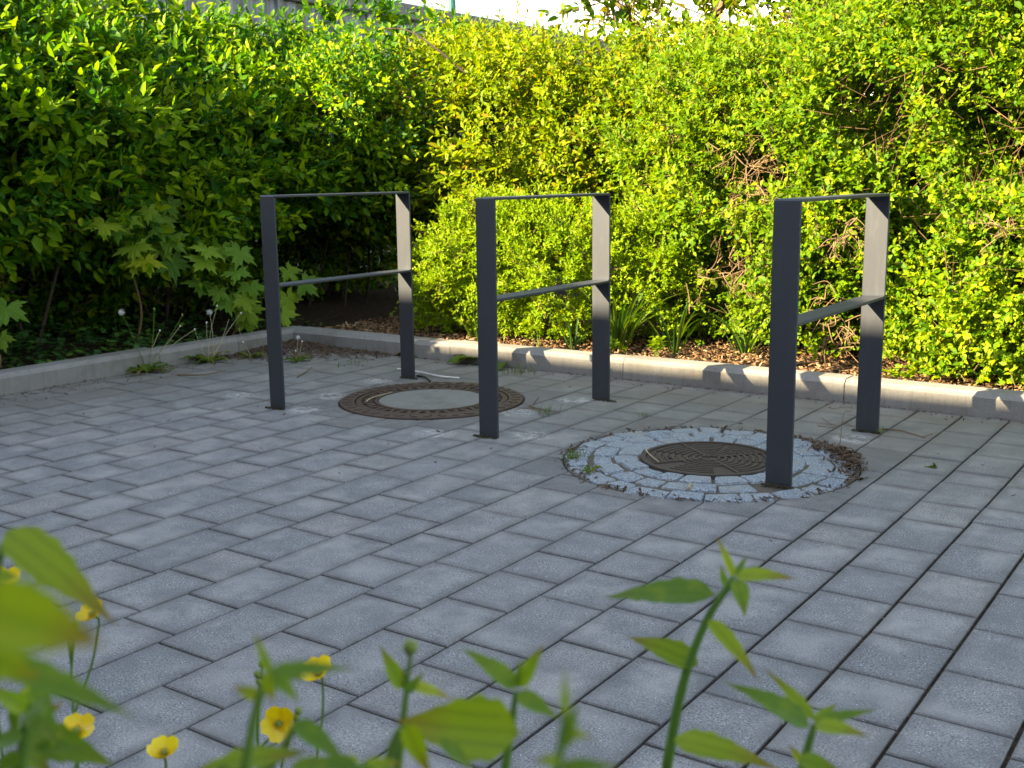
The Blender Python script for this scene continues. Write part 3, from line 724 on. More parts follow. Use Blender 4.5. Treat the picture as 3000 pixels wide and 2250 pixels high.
# sunlit tall shrubs behind the corner
TK = dict(up=.45, rc=(.10, .2), slen=(.1, .26), droop=.15, inner=.4)
shrub('tall_shrub', 'tall yellow green sunlit shrub with arching shoots beside the concrete wall', [(-5.0, 6.75, 1.18, .75, .6, .74), (-4.4, 6.6, 1.1, .7, .6, .74), (-5.5, 7.3, 1.3, .8, .6, .74), (-4.7, 6.75, .55, .9, .5, .5)], 640, 11, 9, .050, .48, LEAF_CORNER, 4, (-4.9, 6.9, .05), 120, 8, zmin=.3, extra=dict(n=200, shoots=3, leaves=9, L=.075, rc=(.02, .05), slen=(.15, .36), inner=0.), **TK)
shrub('tall_shrub', 'tall loose shrub with reddish young leaves behind the low bright bush', [(-3.7, 6.8, 1.15, .75, .6, .66), (-3.0, 6.85, 1.12, .75, .6, .66), (-3.5, 7.5, .9, .9, .5, .85)], 640, 11, 9, .046, .48, LEAF_CORNER, 5, (-3.4, 6.8, .05), 100, 8, zmin=.72, extra=dict(n=120, shoots=3, leaves=9, L=.07, rc=(.02, .05), slen=(.15, .32), inner=0.), **TK)
# low bright shrub in front
shrub('low_shrub', 'low rounded bright green bush behind the middle bicycle stand', [(-3.95, 5.42, .46, .42, .36, .42), (-3.45, 5.45, .45, .45, .4, .42), (-4.2, 5.4, .28, .28, .28, .28), (-3.0, 5.7, .4, .35, .32, .4)], 420, 13, 11, .027, .5, LEAF_LOW, 6, (-3.6, 5.5, .05), 80, 8, .006, up=.5, rc=(.05, .1), slen=(.05, .11), droop=.03, zmin=.1)
# right hand spirea bank
POCK = np.array([(*aty(px, py, Y), r) for px, py, Y, r in ((2240, 500, 5.6, .20), (2150, 520, 5.75, .15), (2560, 330, 5.5, .2), (2640, 420, 5.5, .15), (2860, 420, 5.35, .2), (2960, 470, 5.3, .16), (2460, 960, 5.2, .17), (2130, 760, 5.45, .16), (2660, 640, 5.25, .12), (2500, 250, 5.9, .14), (1830, 600, 5.95, .17), (2800, 250, 5.6, .12), (2350, 330, 5.9, .12), (2020, 420, 6.0, .13), (2780, 760, 5.1, .10), (2930, 830, 5.0, .10), (2060, 900, 5.5, .12), (2700, 520, 5.4, .10))])
def rclip(P):
    P = np.atleast_2d(P); d = np.linalg.norm((P[:, None, :]-POCK[None, :, :3])*np.array([1, .5, 1.15]), axis=2); r = (d > POCK[None, :, 3]*(1.05+.3*np.sin(P[:, None, 0]*23+P[:, None, 2]*31))).all(1)
    return r if len(r) > 1 else bool(r[0])
RK = dict(clip=rclip, up=.35, rc=(.08, .24), slen=(.06, .17), droop=.08, inner=.3, zmin=.09, extra=dict(n=150, shoots=3, leaves=13, L=.040, rc=(.02, .06), slen=(.16, .38), inner=0., droop=.25))
shrub('spirea_shrub', 'small leaved green shrub with bare twig tangles beside the strap leaved clumps', [(-2.5, 6.05, .8, .65, .55, .75), (-2.9, 6.3, 1.1, .55, .5, .58), (-2.1, 5.8, .7, .45, .45, .65), (-2.4, 6.7, 1.0, .7, .5, .8)], 820, 12, 10, .036, .6, LEAF_SPIREA, 7, (-2.5, 6.0, .05), 90, 8, twig_frac=.3, **RK)
shrub('spirea_shrub', 'large small leaved green shrub directly behind the stand among the setts', [(-1.6, 5.75, .75, .6, .5, .75), (-1.95, 6.1, 1.15, .65, .6, .62), (-1.2, 6.0, 1.3, .6, .6, .95), (-1.3, 6.7, 1.4, .8, .5, 1.0), (-1.5, 6.6, .7, .8, .4, .6)], 950, 12, 10, .036, .6, LEAF_SPIREA, 8, (-1.6, 5.9, .05), 90, 8, twig_frac=.2, **RK)
shrub('spirea_shrub', 'small leaved green shrub spilling down to the back kerb past the last stand', [(-.75, 5.45, .5, .55, .42, .55), (-.6, 5.85, 1.25, .7, .6, 1.0), (-.1, 5.5, .7, .5, .5, .7), (-1.15, 5.42, .35, .3, .3, .36), (-.5, 6.6, 1.4, .9, .5, 1.0), (-.4, 6.4, .7, .9, .4, .6)], 1100, 12, 10, .036, .6, LEAF_SPIREA, 9, (-.6, 5.7, .05), 90, 8, twig_frac=.2, **RK)
shrub('hedge_shrub', 'tall dark green shrub backing the small leaved shrubs, glimpsed through their gaps', [(-1.7, 7.5, .8, .7, .5, .9), (-1.0, 7.4, .9, .7, .5, 1.0), (-.3, 7.3, .9, .7, .5, 1.0), (-1.3, 7.5, 1.7, .7, .5, .7), (-.5, 7.4, 1.8, .7, .5, .7), (.4, 7.2, 1.2, .7, .5, 1.1), (-2.4, 7.6, .7, .6, .45, .8)], 520, 10, 10, .085, .6, LEAF_HEDGE, 10, (-.9, 7.4, .05), 0, 8, up=.3, rc=(.12, .25), slen=(.1, .22), inner=.35, zmin=.15)
# tree behind, branches against the sky
def tree():
    t = thing('tree', 'small tree with pale crooked limbs rising behind the shrubs', 'tree', (-3.3, 8.4, 0))
    g = np.random.default_rng(21); mb = MB(); mb.tube(spline([(-3.3, 8.4, -.05), (-3.32, 8.42, .7), (-3.25, 8.4, 1.5)], 6), list(np.linspace(.11, .075, 13)), 9); tr = mb.part('trunk', BARK, t)
    ends = []
    for pts in ([(-3.25, 8.4, 1.4), aty(2085, 110, 8.3), aty(2120, 0, 8.3), aty(2100, -200, 8.2)], [(-3.25, 8.4, 1.4), aty(2330, 90, 8.4), aty(2375, 0, 8.4), aty(2430, -150, 8.5)],
                [(-3.25, 8.4, 1.45), aty(2400, 110, 8.6), aty(2450, 10, 8.6), aty(2500, -120, 8.7)], [(-3.25, 8.4, 1.3), aty(2440, 90, 8.2), aty(2500, 20, 8.1), aty(2620, -60, 8.0)], [(-3.25, 8.4, 1.2), aty(1980, 220, 8.0), aty(1880, 90, 7.9), aty(1780, -20, 7.8)]):
        mb = MB(); sp = spline(pts, 6); mb.tube(sp, list(np.linspace(.05, .018, len(sp))), 7); mb.part('limb', BARK, t); ends.append(sp)
    P = []; Dn = []
    mb = MB()
    for sp in ends:
        for j in range(85):
            a = sp[g.integers(6, len(sp))]; d = nrm(rvec(1, g)[0]+np.array([0, -.1, .1])); e = a+d*g.uniform(.2, .75)
            mb.tube([a, (a+e)/2+rvec(1, g)[0]*.04, e], [.006, .004, .002], 4)
            for q in range(9): s_ = g.uniform(.35, 1.); P.append(a+(e-a)*s_); Dn.append(nrm(rvec(1, g)[0]+d*.5-UP*.25))
    mb.part('twigs', BARK, t, kind='stuff')
    P = np.array(P); Dn = np.array(Dn); n = len(P); Ls = g.uniform(.05, .11, n)
    V, F = leaf_arrays(P, Dn, UP*.8+rvec(n, g)*.6, Ls, Ls*.6); part('crown', V, F, LEAF_TREE, t, rnd=np.repeat(np.clip(g.normal(.5, .25, n), 0, .99), 6), kind='stuff')
tree()

# ---- dead twig tangles (each a part-less bundle lying in the shrubs)
def tangle(c, sz, n, label, seed):
    g = np.random.default_rng(seed); t = thing('dead_branch', label, 'branch', c, None)
    for i in range(n):
        a = np.array(c)+rvec(1, g)[0]*np.array(sz)*g.uniform(.2, 1.1); d = nrm(rvec(1, g)[0]*np.array([1, .5, .9])); L = g.uniform(.3, .8)*max(sz)
        m1 = a+d*L*.5+rvec(1, g)[0]*.03; e = a+d*L+rvec(1, g)[0]*.05-UP*.02
        mb = MB(); mb.tube(spline([a, m1, e], 4), list(np.linspace(.0028, .0012, 9)), 4)
        for q in range(3):
            s_ = g.uniform(.3, .9); b = a+(e-a)*s_; mb.tube([b, b+nrm(d+rvec(1, g)[0])*L*.3], [.0015, .0008], 3)
        mb.part('twig', TWIG_DRY, t)
tangle(aty(2230, 500, 5.5), (.28, .1, .19), 32, 'pale tangle of dead twigs in the shrub above the strap leaved clump', 31)
tangle(aty(2120, 790, 5.35), (.26, .1, .13), 26, 'low tangle of dry brown twigs between two green shrubs', 32)
tangle(aty(2440, 960, 5.25), (.22, .08, .17), 26, 'bare reddish brown twigs at the foot of the shrub behind the last stand', 33)
tangle(aty(2480, 700, 5.2), (.15, .06, .1), 22, 'small patch of dry twigs framed inside the last stand', 34)
tangle(aty(2950, 660, 5.1), (.18, .08, .1), 14, 'few curved dead twigs sticking out of the shrub past the last stand', 35)

# ---- maple seedlings
MAPLE = []
_lob = [(0, 0, 0)]
def maple_outline():
    tips = [(-128, .62), (-62, .90), (0, 1.0), (62, .90), (128, .62)]; pts = [(0., -.02)]
    pol = [(-165, .20)]
    for i, (a, r) in enumerate(tips):
        pol += [(a-23, r*.56), (a-17, r*.74), (a-9, r*.66), (a-3, r*.88), (a, r*1.04), (a+3, r*.88), (a+9, r*.66), (a+17, r*.74), (a+23, r*.56)]
        if i < 4: pol.append(((a+tips[i+1][0])/2, .40))
    pol.append((165, .20))
    return [(r*math.sin(rad(a)), r*math.cos(rad(a))) for a, r in pol]
def maple_mesh(seed):
    o = maple_outline(); rr = random.Random(seed); V = [(0, .05, 0)]; 
    for x, y in o: q = math.hypot(x, y); V.append((x, y, -.10*q*q+.05*math.cos(math.atan2(x, y)*5)*q+rr.uniform(-.02, .02)))
    F = [(0, i+1, i) for i in range(1, len(o))]
    me = mesh('maple_leaf', V, F); me.materials.append(LEAF_MAPLE); return me
MM = [maple_mesh(s) for s in range(4)]
def put_leaf(me, parent, name, p, d, n, s):
    d = nrm(d); n = nrm(n-d*np.dot(n, d)); x = np.cross(d, n); b = np.asarray(p)-wloc(parent)
    o = bpy.data.objects.new(name, me); COL.objects.link(o); o.parent = parent
    o.matrix_local = Matrix(((x[0]*s, d[0]*s, n[0]*s, b[0]), (x[1]*s, d[1]*s, n[1]*s, b[1]), (x[2]*s, d[2]*s, n[2]*s, b[2]), (0, 0, 0, 1)))
    return o
def maple(label, foot, leaves, X, seed, s=.125):
    g = np.random.default_rng(seed); t = thing('maple_seedling', label, 'seedling', foot)
    pts = [atx(x, y, X+g.uniform(-.16, .1)) for x, y, _ in leaves]; top = np.mean(pts, axis=0)
    foot = np.array(foot); hub = foot*.35+top*.65-np.array([.1, 0, 0])
    mb = MB(); mb.tube(spline([foot, foot*.5+hub*.5+np.array([.03, .02, 0]), hub], 5), list(np.linspace(.008, .005, 11)), 6); mb.part('stem', TWIG, t)
    for p, (x, y, k) in zip(pts, leaves):
        out = nrm(np.array([.42, -.18, -.62])+np.array([0, (p-top)[1]*1.5, (p-top)[2]*.9])+rvec(1, g)[0]*.3)
        sz = s*k; base = p-out*sz*.45
        put_leaf(MM[g.integers(4)], t, 'leaf', base, out, np.array([.72, -.45, .55])+rvec(1, g)[0]*.3, sz)
        mb = MB(); mb.tube(spline([hub+(base-hub)*.15, (hub+base)/2+UP*.02, base], 4), .0018, 4); mb.part('leaf_stalk', STEM_GREEN, t)
def cr(l): return [(250+x/2.949, 580+y/2.949, k) for x, y, k in l]
maple('maple_seedling', (-5.45, 4.0, .05), [(0, 0, 1)], -5.3, 1) if False else None
maple('maple seedling with a drooping cluster of lobed leaves over the ivy', (-5.5, 4.05, .05), cr([(165, 280, 1.15), (370, 235, .9), (480, 335, 1.2), (420, 475, 1.2), (540, 600, 1.15), (690, 470, 1.1), (765, 635, 1.15), (590, 220, .9), (730, 240, .9), (800, 410, 1.0), (540, 160, .75), (280, 330, .8), (755, 110, .9), (655, 345, .9), (420, 620, .8)]), -5.28, 41)
maple('maple seedling with yellowish lobed leaves behind the corner stand', (-5.3, 4.6, .05), cr([(1050, 480, 1.1), (1190, 480, 1.1), (1320, 530, 1.15), (990, 580, 1.1), (1000, 790, 1.25), (1300, 680, 1.), (1450, 810, 1.1), (1400, 930, 1.0), (1310, 950, 1.0), (1440, 1030, 1.1), (1800, 680, 1.0), (1950, 785, 1.05), (1780, 930, 1.1), (1730, 1060, 1.0), (1130, 860, .8), (1420, 1110, 1.), (1240, 950, .9), (1660, 790, 1.)]), -5.14, 42)
maple('lone pale maple leaf cluster hanging over the left kerb bed', (-5.35, 3.1, .05), [(5, 930, 1.3), (-40, 900, 1.), (10, 1010, .7)], -5.2, 43)

# ---- ivy carpet
g = np.random.default_rng(51); n = 5200
P = np.stack([g.uniform(-6.6, -5.12, n), g.uniform(1.5, 5.2, n), np.zeros(n)], 1); P[:, 2] = .07+g.random(n)**2*.13*np.clip((-5.08-P[:, 0])*2.2, .15, 1)
keep = ~((P[:, 1] > 4.45) & (g.random(n) < .6)) & ~((P[:, 1] < 3.1) & (g.random(n) < .5)); P = P[keep]; n = len(P)
IV = np.array([(0, .1, 0), (.5, .0, .02), (.42, .45, .0), (.75, .75, -.05), (.2, .8, .03), (0, 1.3, -.1), (-.2, .8, .03), (-.75, .75, -.05), (-.42, .45, 0), (-.5, 0, .02)])
IF = np.array([(0, 1, 2), (0, 2, 3), (0, 3, 4), (0, 4, 5), (0, 5, 6), (0, 6, 7), (0, 7, 8), (0, 8, 9)])
D = nrm(rvec(n, g)*np.array([1, 1, .25])+np.array([.3, 0, 0])); N = UP+rvec(n, g)*.35; N = nrm(N-D*np.sum(N*D, 1, keepdims=True)); X = np.cross(D, N); s_ = g.uniform(.018, .040, n)[:, None, None]
V = P[:, None]+s_*(IV[None, :, 0:1]*X[:, None]+IV[None, :, 1:2]*D[:, None]+IV[None, :, 2:3]*N[:, None])
o = part('ivy', V.reshape(-1, 3), (IF[None]+(np.arange(n)*10)[:, None, None]).reshape(-1, 3), LEAF_IVY, None, rnd=np.repeat(np.clip(g.normal(.4, .25, n), 0, .99), 10), kind='stuff')
tag(o, 'dark ivy carpet covering the bed behind the left kerb', 'ivy')

# ---- bark mulch and litter
def chips(name, P, s0, s1, seed, label, cat, flat=.35, mat=CHIP):
    g = np.random.default_rng(seed); n = len(P); D = nrm(rvec(n, g)*np.array([1, 1, flat])); N = nrm(UP+rvec(n, g)*flat); N = nrm(N-D*np.sum(N*D, 1, keepdims=True)); X = np.cross(D, N)
    L = g.uniform(s0, s1, n); W = L*g.uniform(.15, .5, n); H = L*g.uniform(.05, .14, n)
    BX = np.array([(-.5, -.5, 0), (.5, -.35, 0), (.42, .5, 0), (-.5, .4, 0), (-.4, -.3, 1), (.4, -.25, 1), (.3, .35, 1), (-.4, .3, 1)])
    BF = np.array([(4, 5, 6, 7), (0, 1, 5, 4), (1, 2, 6, 5), (2, 3, 7, 6), (3, 0, 4, 7)])
    V = P[:, None]+BX[None, :, 0:1]*(D*L[:, None])[:, None]+BX[None, :, 1:2]*(X*W[:, None])[:, None]+BX[None, :, 2:3]*(N*H[:, None])[:, None]
    o = part(name, V.reshape(-1, 3), (BF[None]+(np.arange(n)*8)[:, None, None]).reshape(-1, 4), mat, None, rnd=np.repeat(g.random(n), 8), kind='stuff'); return tag(o, label, cat)
g = np.random.default_rng(61)
n = 15000; P = np.stack([g.uniform(-4.95, .6, n), KY+.135+g.random(n)**1.4*1.1, .066+g.uniform(0, .022, n)], 1); chips('bark_mulch', P, .008, .034, 62, 'reddish brown bark mulch covering the bed behind the back kerb', 'mulch')
n = 3200; P = np.stack([GX0+.01+g.random(n)**1.6*1.0, KY-.01-g.random(n)**1.7*.8, .002+g.random(n)*.012], 1); P = P[(P[:, 0]-GX0)/1.0+(KY-P[:, 1])/.8 < .85+g.normal(0, .14, len(P))]; P[:, 2] += .02*np.clip(1-((P[:, 0]-GX0)+(KY-P[:, 1]))/.5, 0, 1)
chips('leaf_litter', P, .007, .034, 63, 'drift of dark bark crumbs and leaf litter in the paving corner', 'litter', mat=CHIP_DARK)
n = 700; P = np.concatenate([np.stack([GX0+.005+g.random(n)**2.5*.26, g.uniform(1.2, 4.6, n), np.full(n, .002)], 1), np.stack([g.uniform(-4.4, 1.5, n), KY-.005-g.random(n)**3*.12, np.full(n, .002)], 1), np.stack([g.uniform(-4.8, .5, 130), g.uniform(2.6, 4.75, 130), np.full(130, .002)], 1)])
chips('leaf_litter', P, .004, .02, 64, 'thin line of brown crumbs scattered along the foot of the kerbs', 'litter', mat=CHIP_DARK)
th = g.uniform(0, 2*math.pi, 900); th = np.where(g.random(900) < .62, g.normal(.62, .26, 900), th); rr = .505+g.normal(0, .018, 900)-np.abs(g.normal(0, .03, 900))*(np.abs(th-.55) < .5)
P = np.stack([SETT_C[0]+rr*np.cos(th), SETT_C[1]+rr*np.sin(th), .004+g.random(900)*.022*np.exp(-((th-.6)/.35)**2)], 1); chips('dry_moss', P, .006, .026, 65, 'brown heap of dry moss and crumbs along the rim of the granite setts', 'moss', flat=.7, mat=CHIP_DARK)
# pebbles
n = 300; P = np.stack([g.uniform(-4.6, .4, n), g.uniform(1., 4.6, n), np.full(n, .001)], 1); chips('grit', P, .003, .009, 66, 'pale grit specks lying scattered over the paving', 'grit', mat=KERB)

# ---- strap leaved clumps, weeds, grass
def blade(p0, d, L, W, bend, g, nseg=7, fold=.2):
    """arching strap leaf as V-folded strip"""
    V = []; F = []; side = nrm(np.cross(d, UP)); p = np.array(p0, float); v = nrm(np.array([d[0]*.35, d[1]*.35, 1.]))
    hd = nrm(np.array([d[0], d[1], 0.]))
    for i in range(nseg+1):
        t_ = i/nseg; w_ = W*(1-t_**3)*(.6+.4*min(1, t_*4)); nn = nrm(np.cross(side, v))
        V += [p-side*w_/2+nn*w_*fold, p, p+side*w_/2+nn*w_*fold]
        a = bend*(.25+1.5*t_)/nseg; v = nrm(v*math.cos(a)+(hd*.9-UP*.45)*math.sin(a)); p = p+v*L/nseg
    for i in range(nseg):
        b = 3*i; F += [(b, b+1, b+4, b+3), (b+1, b+2, b+5, b+4)]
    return V, F
def strap(name, label, foot, n, L, W, seed, mat=LEAF_STRAP, cat='plant', bend=(.6, 2.), spread=.05, group=None):
    g = np.random.default_rng(seed); t = thing(name, label, cat, foot, group)
    for i in range(n):
        th = g.uniform(0, 2*math.pi); d = np.array([math.cos(th), math.sin(th), 0]); p = np.array(foot)+d*g.uniform(0, spread)
        V, F = blade(p, d, L*g.uniform(.6, 1.1), W*g.uniform(.7, 1.2), g.uniform(*bend), g); part('leaf', V, F, mat, t, smooth=True)
    return t
strap('daffodil_clump', 'large clump of long arching strap leaves beside the middle stand', (-2.95, 5.22, .06), 34, .52, .021, 71, spread=.09)
strap('daffodil_clump', 'clump of upright strap leaves in front of the twiggy shrub', (-2.62, 5.25, .06), 14, .40, .018, 72, bend=(.6, 1.8))
strap('daffodil_clump', 'dark clump of strap leaves left of the last stand at the shrub foot', (-2.28, 5.38, .06), 16, .36, .016, 73)
strap('daffodil_clump', 'thin grassy clump at the left edge of the low bright bush', (-3.78, 5.1, .06), 14, .5, .013, 74, bend=(.3, 1.3))
strap('daffodil_clump', 'few blue green strap leaves arching out of the dark corner', (-4.5, 5.5, .06), 9, .55, .022, 75, bend=(1., 2.))
strap('daffodil_clump', 'small young strap leaf tuft on the mulch near the kerb joint', (-3.12, 5.06, .06), 9, .26, .012, 76, bend=(.3, 1.2))
def herb(label, foot, n, h, L, seed, mat=LEAF_LOW):
    g = np.random.default_rng(seed); t = thing('herb', label, 'plant', foot); P = []; D = []
    for i in range(n):
        e = np.array(foot)+np.array([g.normal(0, h*.35), g.normal(0, h*.2), g.uniform(.4, 1)*h]); mb = MB(); mb.tube([np.array(foot)+np.array([g.normal(0, .012), g.normal(0, .012), 0]), e], [.0022, .0012], 4); mb.part('stem', STEM_GREEN, t)
        for q in range(9): P.append(e-np.array([0, 0, g.uniform(0, .4)*h])); D.append(nrm(rvec(1, g)[0]*np.array([1, 1, .4])+UP*.2))
    me = leaf_mesh(mat)
    for p, d in zip(P, D): 
        nn = nrm(UP+rvec(1, g)[0]*.4); dd = nrm(d); nn = nrm(nn-dd*(nn@dd)); xx = np.cross(dd, nn); l = L*g.uniform(.6, 1.1); b = p-wloc(t)
        o = bpy.data.objects.new('leaf', me); COL.objects.link(o); o.parent = t; W_ = l*.6
        o.matrix_local = Matrix(((dd[0]*l, xx[0]*W_, nn[0]*l, b[0]), (dd[1]*l, xx[1]*W_, nn[1]*l, b[1]), (dd[2]*l, xx[2]*W_, nn[2]*l, b[2]), (0, 0, 0, 1)))
herb('low bright yellow green herb on the mulch behind the middle stand', (-2.62, 5.05, .06), 9, .13, .035, 81)
herb('small bright green herb on the mulch just behind the kerb joint', (-2.85, 5.0, .06), 6, .11, .03, 82)
herb('little green seedling in the mulch below the low bright bush', (-3.35, 5.08, .06), 6, .15, .032, 83)
herb('two leaved green seedling on the mulch beside the last stand', tuple(aty(2640, 1090, 5.02)*[1, 1, 0]+[0, 0, .06]), 2, .07, .05, 84)
herb('little green weed sprouting from a joint beside the sett ring', (-.935, 3.86, .0), 4, .012, .011, 85, LEAF_WEED)
# broad leaved weeds at the back kerb
def broad(p0, d, L, W, bend, g):
    V = []; F = []; side = nrm(np.cross(d, UP)); hd = nrm(np.array([d[0], d[1], 0])); p = np.array(p0, float); v = nrm(hd*.7+UP*.8); n = 9
    for i in range(n+1):
        t_ = i/n; w_ = W*math.sin(math.pi*min(1, t_*.92+.06))**.8*(1+.28*(-1)**i*(t_ > .15)); nn = nrm(np.cross(side, v))
        V += [p-side*w_/2+nn*w_*.15+UP*g.uniform(-.006, .006), p, p+side*w_/2+nn*w_*.15+UP*g.uniform(-.006, .006)]
        a = bend/n; v = nrm(v*math.cos(a)+(hd*.7-UP*.8)*math.sin(a)); p = p+v*L/n; p[2] = max(p[2], p0[2]+.004)
    for i in range(n): b = 3*i; F += [(b, b+1, b+4, b+3), (b+1, b+2, b+5, b+4)]
    return V, F
def weed(label, foot, n, L, W, seed, mat=LEAF_WEED, th0=0, th1=2*math.pi, bend=1.6, name='dandelion_plant'):
    g = np.random.default_rng(seed); t = thing(name, label, 'weed', foot)
    for i in range(n):
        th = g.uniform(th0, th1); d = np.array([math.cos(th), math.sin(th), 0]); V, F = broad(np.array(foot)+d*.01+np.array([0, 0, .002]), d, L*g.uniform(.6, 1.15), W*g.uniform(.7, 1.2), bend*g.uniform(.7, 1.2), g); part('leaf', V, F, mat, t, smooth=True)
    return t
def stalk(t, pts, r=.0018, mat=STALK, head=None, hr=.017):
    mb = MB(); sp = spline(pts, 5); mb.tube(sp, list(np.linspace(r, r*.75, len(sp))), 5); mb.part('stalk', mat, t); e = sp[-1]
    g = np.random.default_rng(int(abs(e[1]*9999)) % 100000)
    if head == 'clock':
        mb = MB()
        for q in range(130):
            d = rvec(1, g)[0]; a = e+d*.003; b = e+d*hr*g.uniform(.85, 1.05); mb.tube([a, b], [.00025, .0002], 3, cap=False)
            u = nrm(np.cross(d, UP+.01)); v = np.cross(d, u); rr_ = hr*.3
            for s_ in range(4): th = s_*math.pi/2+q; f = b+(u*math.cos(th)+v*math.sin(th))*rr_+d*rr_*.35; mb.add([b-u*.0002, b+u*.0003, f], [(0, 1, 2)])
        mb.part('seed_head', FLUFF, t); mb = MB(); mb.ball(e, .0035); mb.part('receptacle', STALK, t)
    elif head == 'bud': mb = MB(); mb.ball(e+UP*.004, .005, 7, 5, (1, 1, 1.9)); mb.part('bud', BUD, t)
    elif head == 'bald': mb = MB(); mb.ball(e, .005, 7, 5); mb.part('receptacle', FLUFF, t)
def base_tip(bx, by, tx, ty, lean=0.): b = atx(bx, by, GX0+.05) if by < 1010 else atz(bx, by); X = b[0]+lean; return b, atx(tx, ty, X)
LW = weed('dandelion plant with a white seed clock and bare stalks against the left kerb', tuple(atz(430, 1093)), 22, .15, .026, 91)
for hx, hy, hd in ((356, 915, 'clock'), (452, 908, 'bud'), (468, 968, 'bald'), (528, 955, 'bald'), (534, 925, 'bud')):
    b = atz(432, 1086); e = atx(hx, hy, b[0]+R.uniform(-.03, .05)); stalk(LW, [b, (b+e)/2+np.array([.0, R.uniform(-.015, .015), 0]), e], head=hd, mat=STEM_GREEN if hd in ('bud', 'clock') else STALK)
for hx, hy in ((575, 962),): b = atz(440, 1080); e = atx(hx, hy, b[0]+.02); stalk(LW, [b, b+(e-b)*.5+UP*.02, e])
LW = weed('dandelion plant with fluffy grey clock and crossing bare stalks at the left kerb', tuple(atz(612, 1062)), 24, .15, .022, 92)
for hx, hy, hd in ((614, 915, 'clock'), (636, 896, 'bald'), (605, 945, 'bald'), (671, 935, None), (570, 965, 'bald'), (706, 917, 'bald'), (580, 1010, None), (660, 1032, None), (640, 1000, None)):
    b = atz(612, 1058)+np.array([R.uniform(-.03, .03), R.uniform(-.02, .02), 0]); e = atx(hx, hy, b[0]+R.uniform(-.05, .02)); stalk(LW, [b, (b+e)/2+rvec(1, rng)[0]*.012, e], head=hd)
LW = weed('sparse dandelion with two stalks leaning from the kerb gap', tuple(atz(735, 1048)), 12, .09, .02, 93)
for hx, hy, hd in ((712, 1002, 'bald'), (701, 968, 'bud')): b = atz(738, 1050); e = atx(hx, hy, b[0]+.0); stalk(LW, [b, (b+e)/2+rvec(1, rng)[0]*.008, e], head=hd)
LW = weed('small dandelion clock standing in the litter of the corner', tuple(atz(875, 1060)), 13, .09, .018, 94)
for hx, hy, hd in ((873, 988, 'clock'), (885, 1000, 'bald'), (866, 1028, 'bald'), (848, 1030, None)): b = atz(878, 1056); e = atx(hx, hy, b[0]+.01); stalk(LW, [b, (b+e)/2+rvec(1, rng)[0]*.008, e], head=hd, hr=.012)
weed('broad leaved green weed flopped against the back kerb', tuple(atz(1400, 1062)), 9, .20, .07, 95, th0=2.4, th1=6.6)
weed('darker broad leaved weed at the back kerb behind the middle stand', tuple(atz(1475, 1072)), 8, .17, .06, 96, th0=-1.2, th1=1.0+math.pi)
weed('small weed at the kerb behind the corner stand', tuple(atz(1215, 1043)), 6, .10, .03, 97, th0=3.3, th1=6.2)
def tuft(label, foot, n, L, W, seed, mat=LEAF_WEED, spread=.03, ax=(1, 1)):
    g = np.random.default_rng(seed); t = thing('grass_tuft', label, 'grass', foot)
    for i in range(n):
        th = g.uniform(0, 2*math.pi); d = np.array([math.cos(th), math.sin(th), 0]); p = np.array(foot)+np.array([g.normal(0, spread*ax[0]), g.normal(0, spread*ax[1]), 0])
        V, F = blade(p, d, L*g.uniform(.4, 1.1), W, g.uniform(.4, 1.8), g, 4); part('blade', V, F, mat, t)
tuft('green grass tuft at the rim of the granite setts', tuple(atz(1680, 1345)), 60, .05, .003, 101, spread=.025, ax=(.6, 1.2))
weed('small plantain beside the grass tuft at the sett rim', tuple(atz(1725, 1385)), 7, .045, .016, 102, bend=1.2, name='plantain')
tuft('wilted grass tuft with a stiff twig on the paving between the stands', tuple(atz(1600, 1215)), 26, .06, .003, 103, spread=.03)
tuft('dry weed tuft lying on the paving in front of the back kerb', tuple(atz(1520, 1095)), 34, .08, .003, 104, spread=.05)
tuft('tiny grass sprout in a joint left of the sett ring', tuple(atz(1885, 1222)), 12, .03, .0025, 105, spread=.012)
tuft('mossy grass at the foot of the last rear post', tuple(atz(2572, 1268)), 24, .04, .003, 106, spread=.018)
tuft('low grass tuft at the foot of the back kerb past the last stand', tuple(atz(2845, 1210)), 20, .045, .003, 107, spread=.03)
tuft('brown wilted grass at the edge of the litter drift', tuple(atz(1040, 1072)), 24, .05, .003, 108, spread=.05)
# moss collars at the feet of the stands
for i, (fx, fy) in enumerate(FEET):
    g = np.random.default_rng(200+i); n = 130; P = np.stack([fx+g.uniform(-.055, .055, n), fy-.012-np.abs(g.normal(0, .008, n))*(1 if g.random() < .9 else -1), .001+g.random(n)*.005], 1)
    nm = ['dark crumbs of moss at the foot of the post standing in the setts', 'moss crumbs at the front foot of the middle stand', 'moss crumbs at the front foot of the corner stand', 'moss crumbs at the rear foot of the stand by the setts', 'moss crumbs at the rear foot of the middle stand', 'moss crumbs at the rear foot of the corner stand'][i]
    chips('moss_crumbs', P, .004, .013, 210+i, nm, 'moss', flat=.8, mat=MOSS)
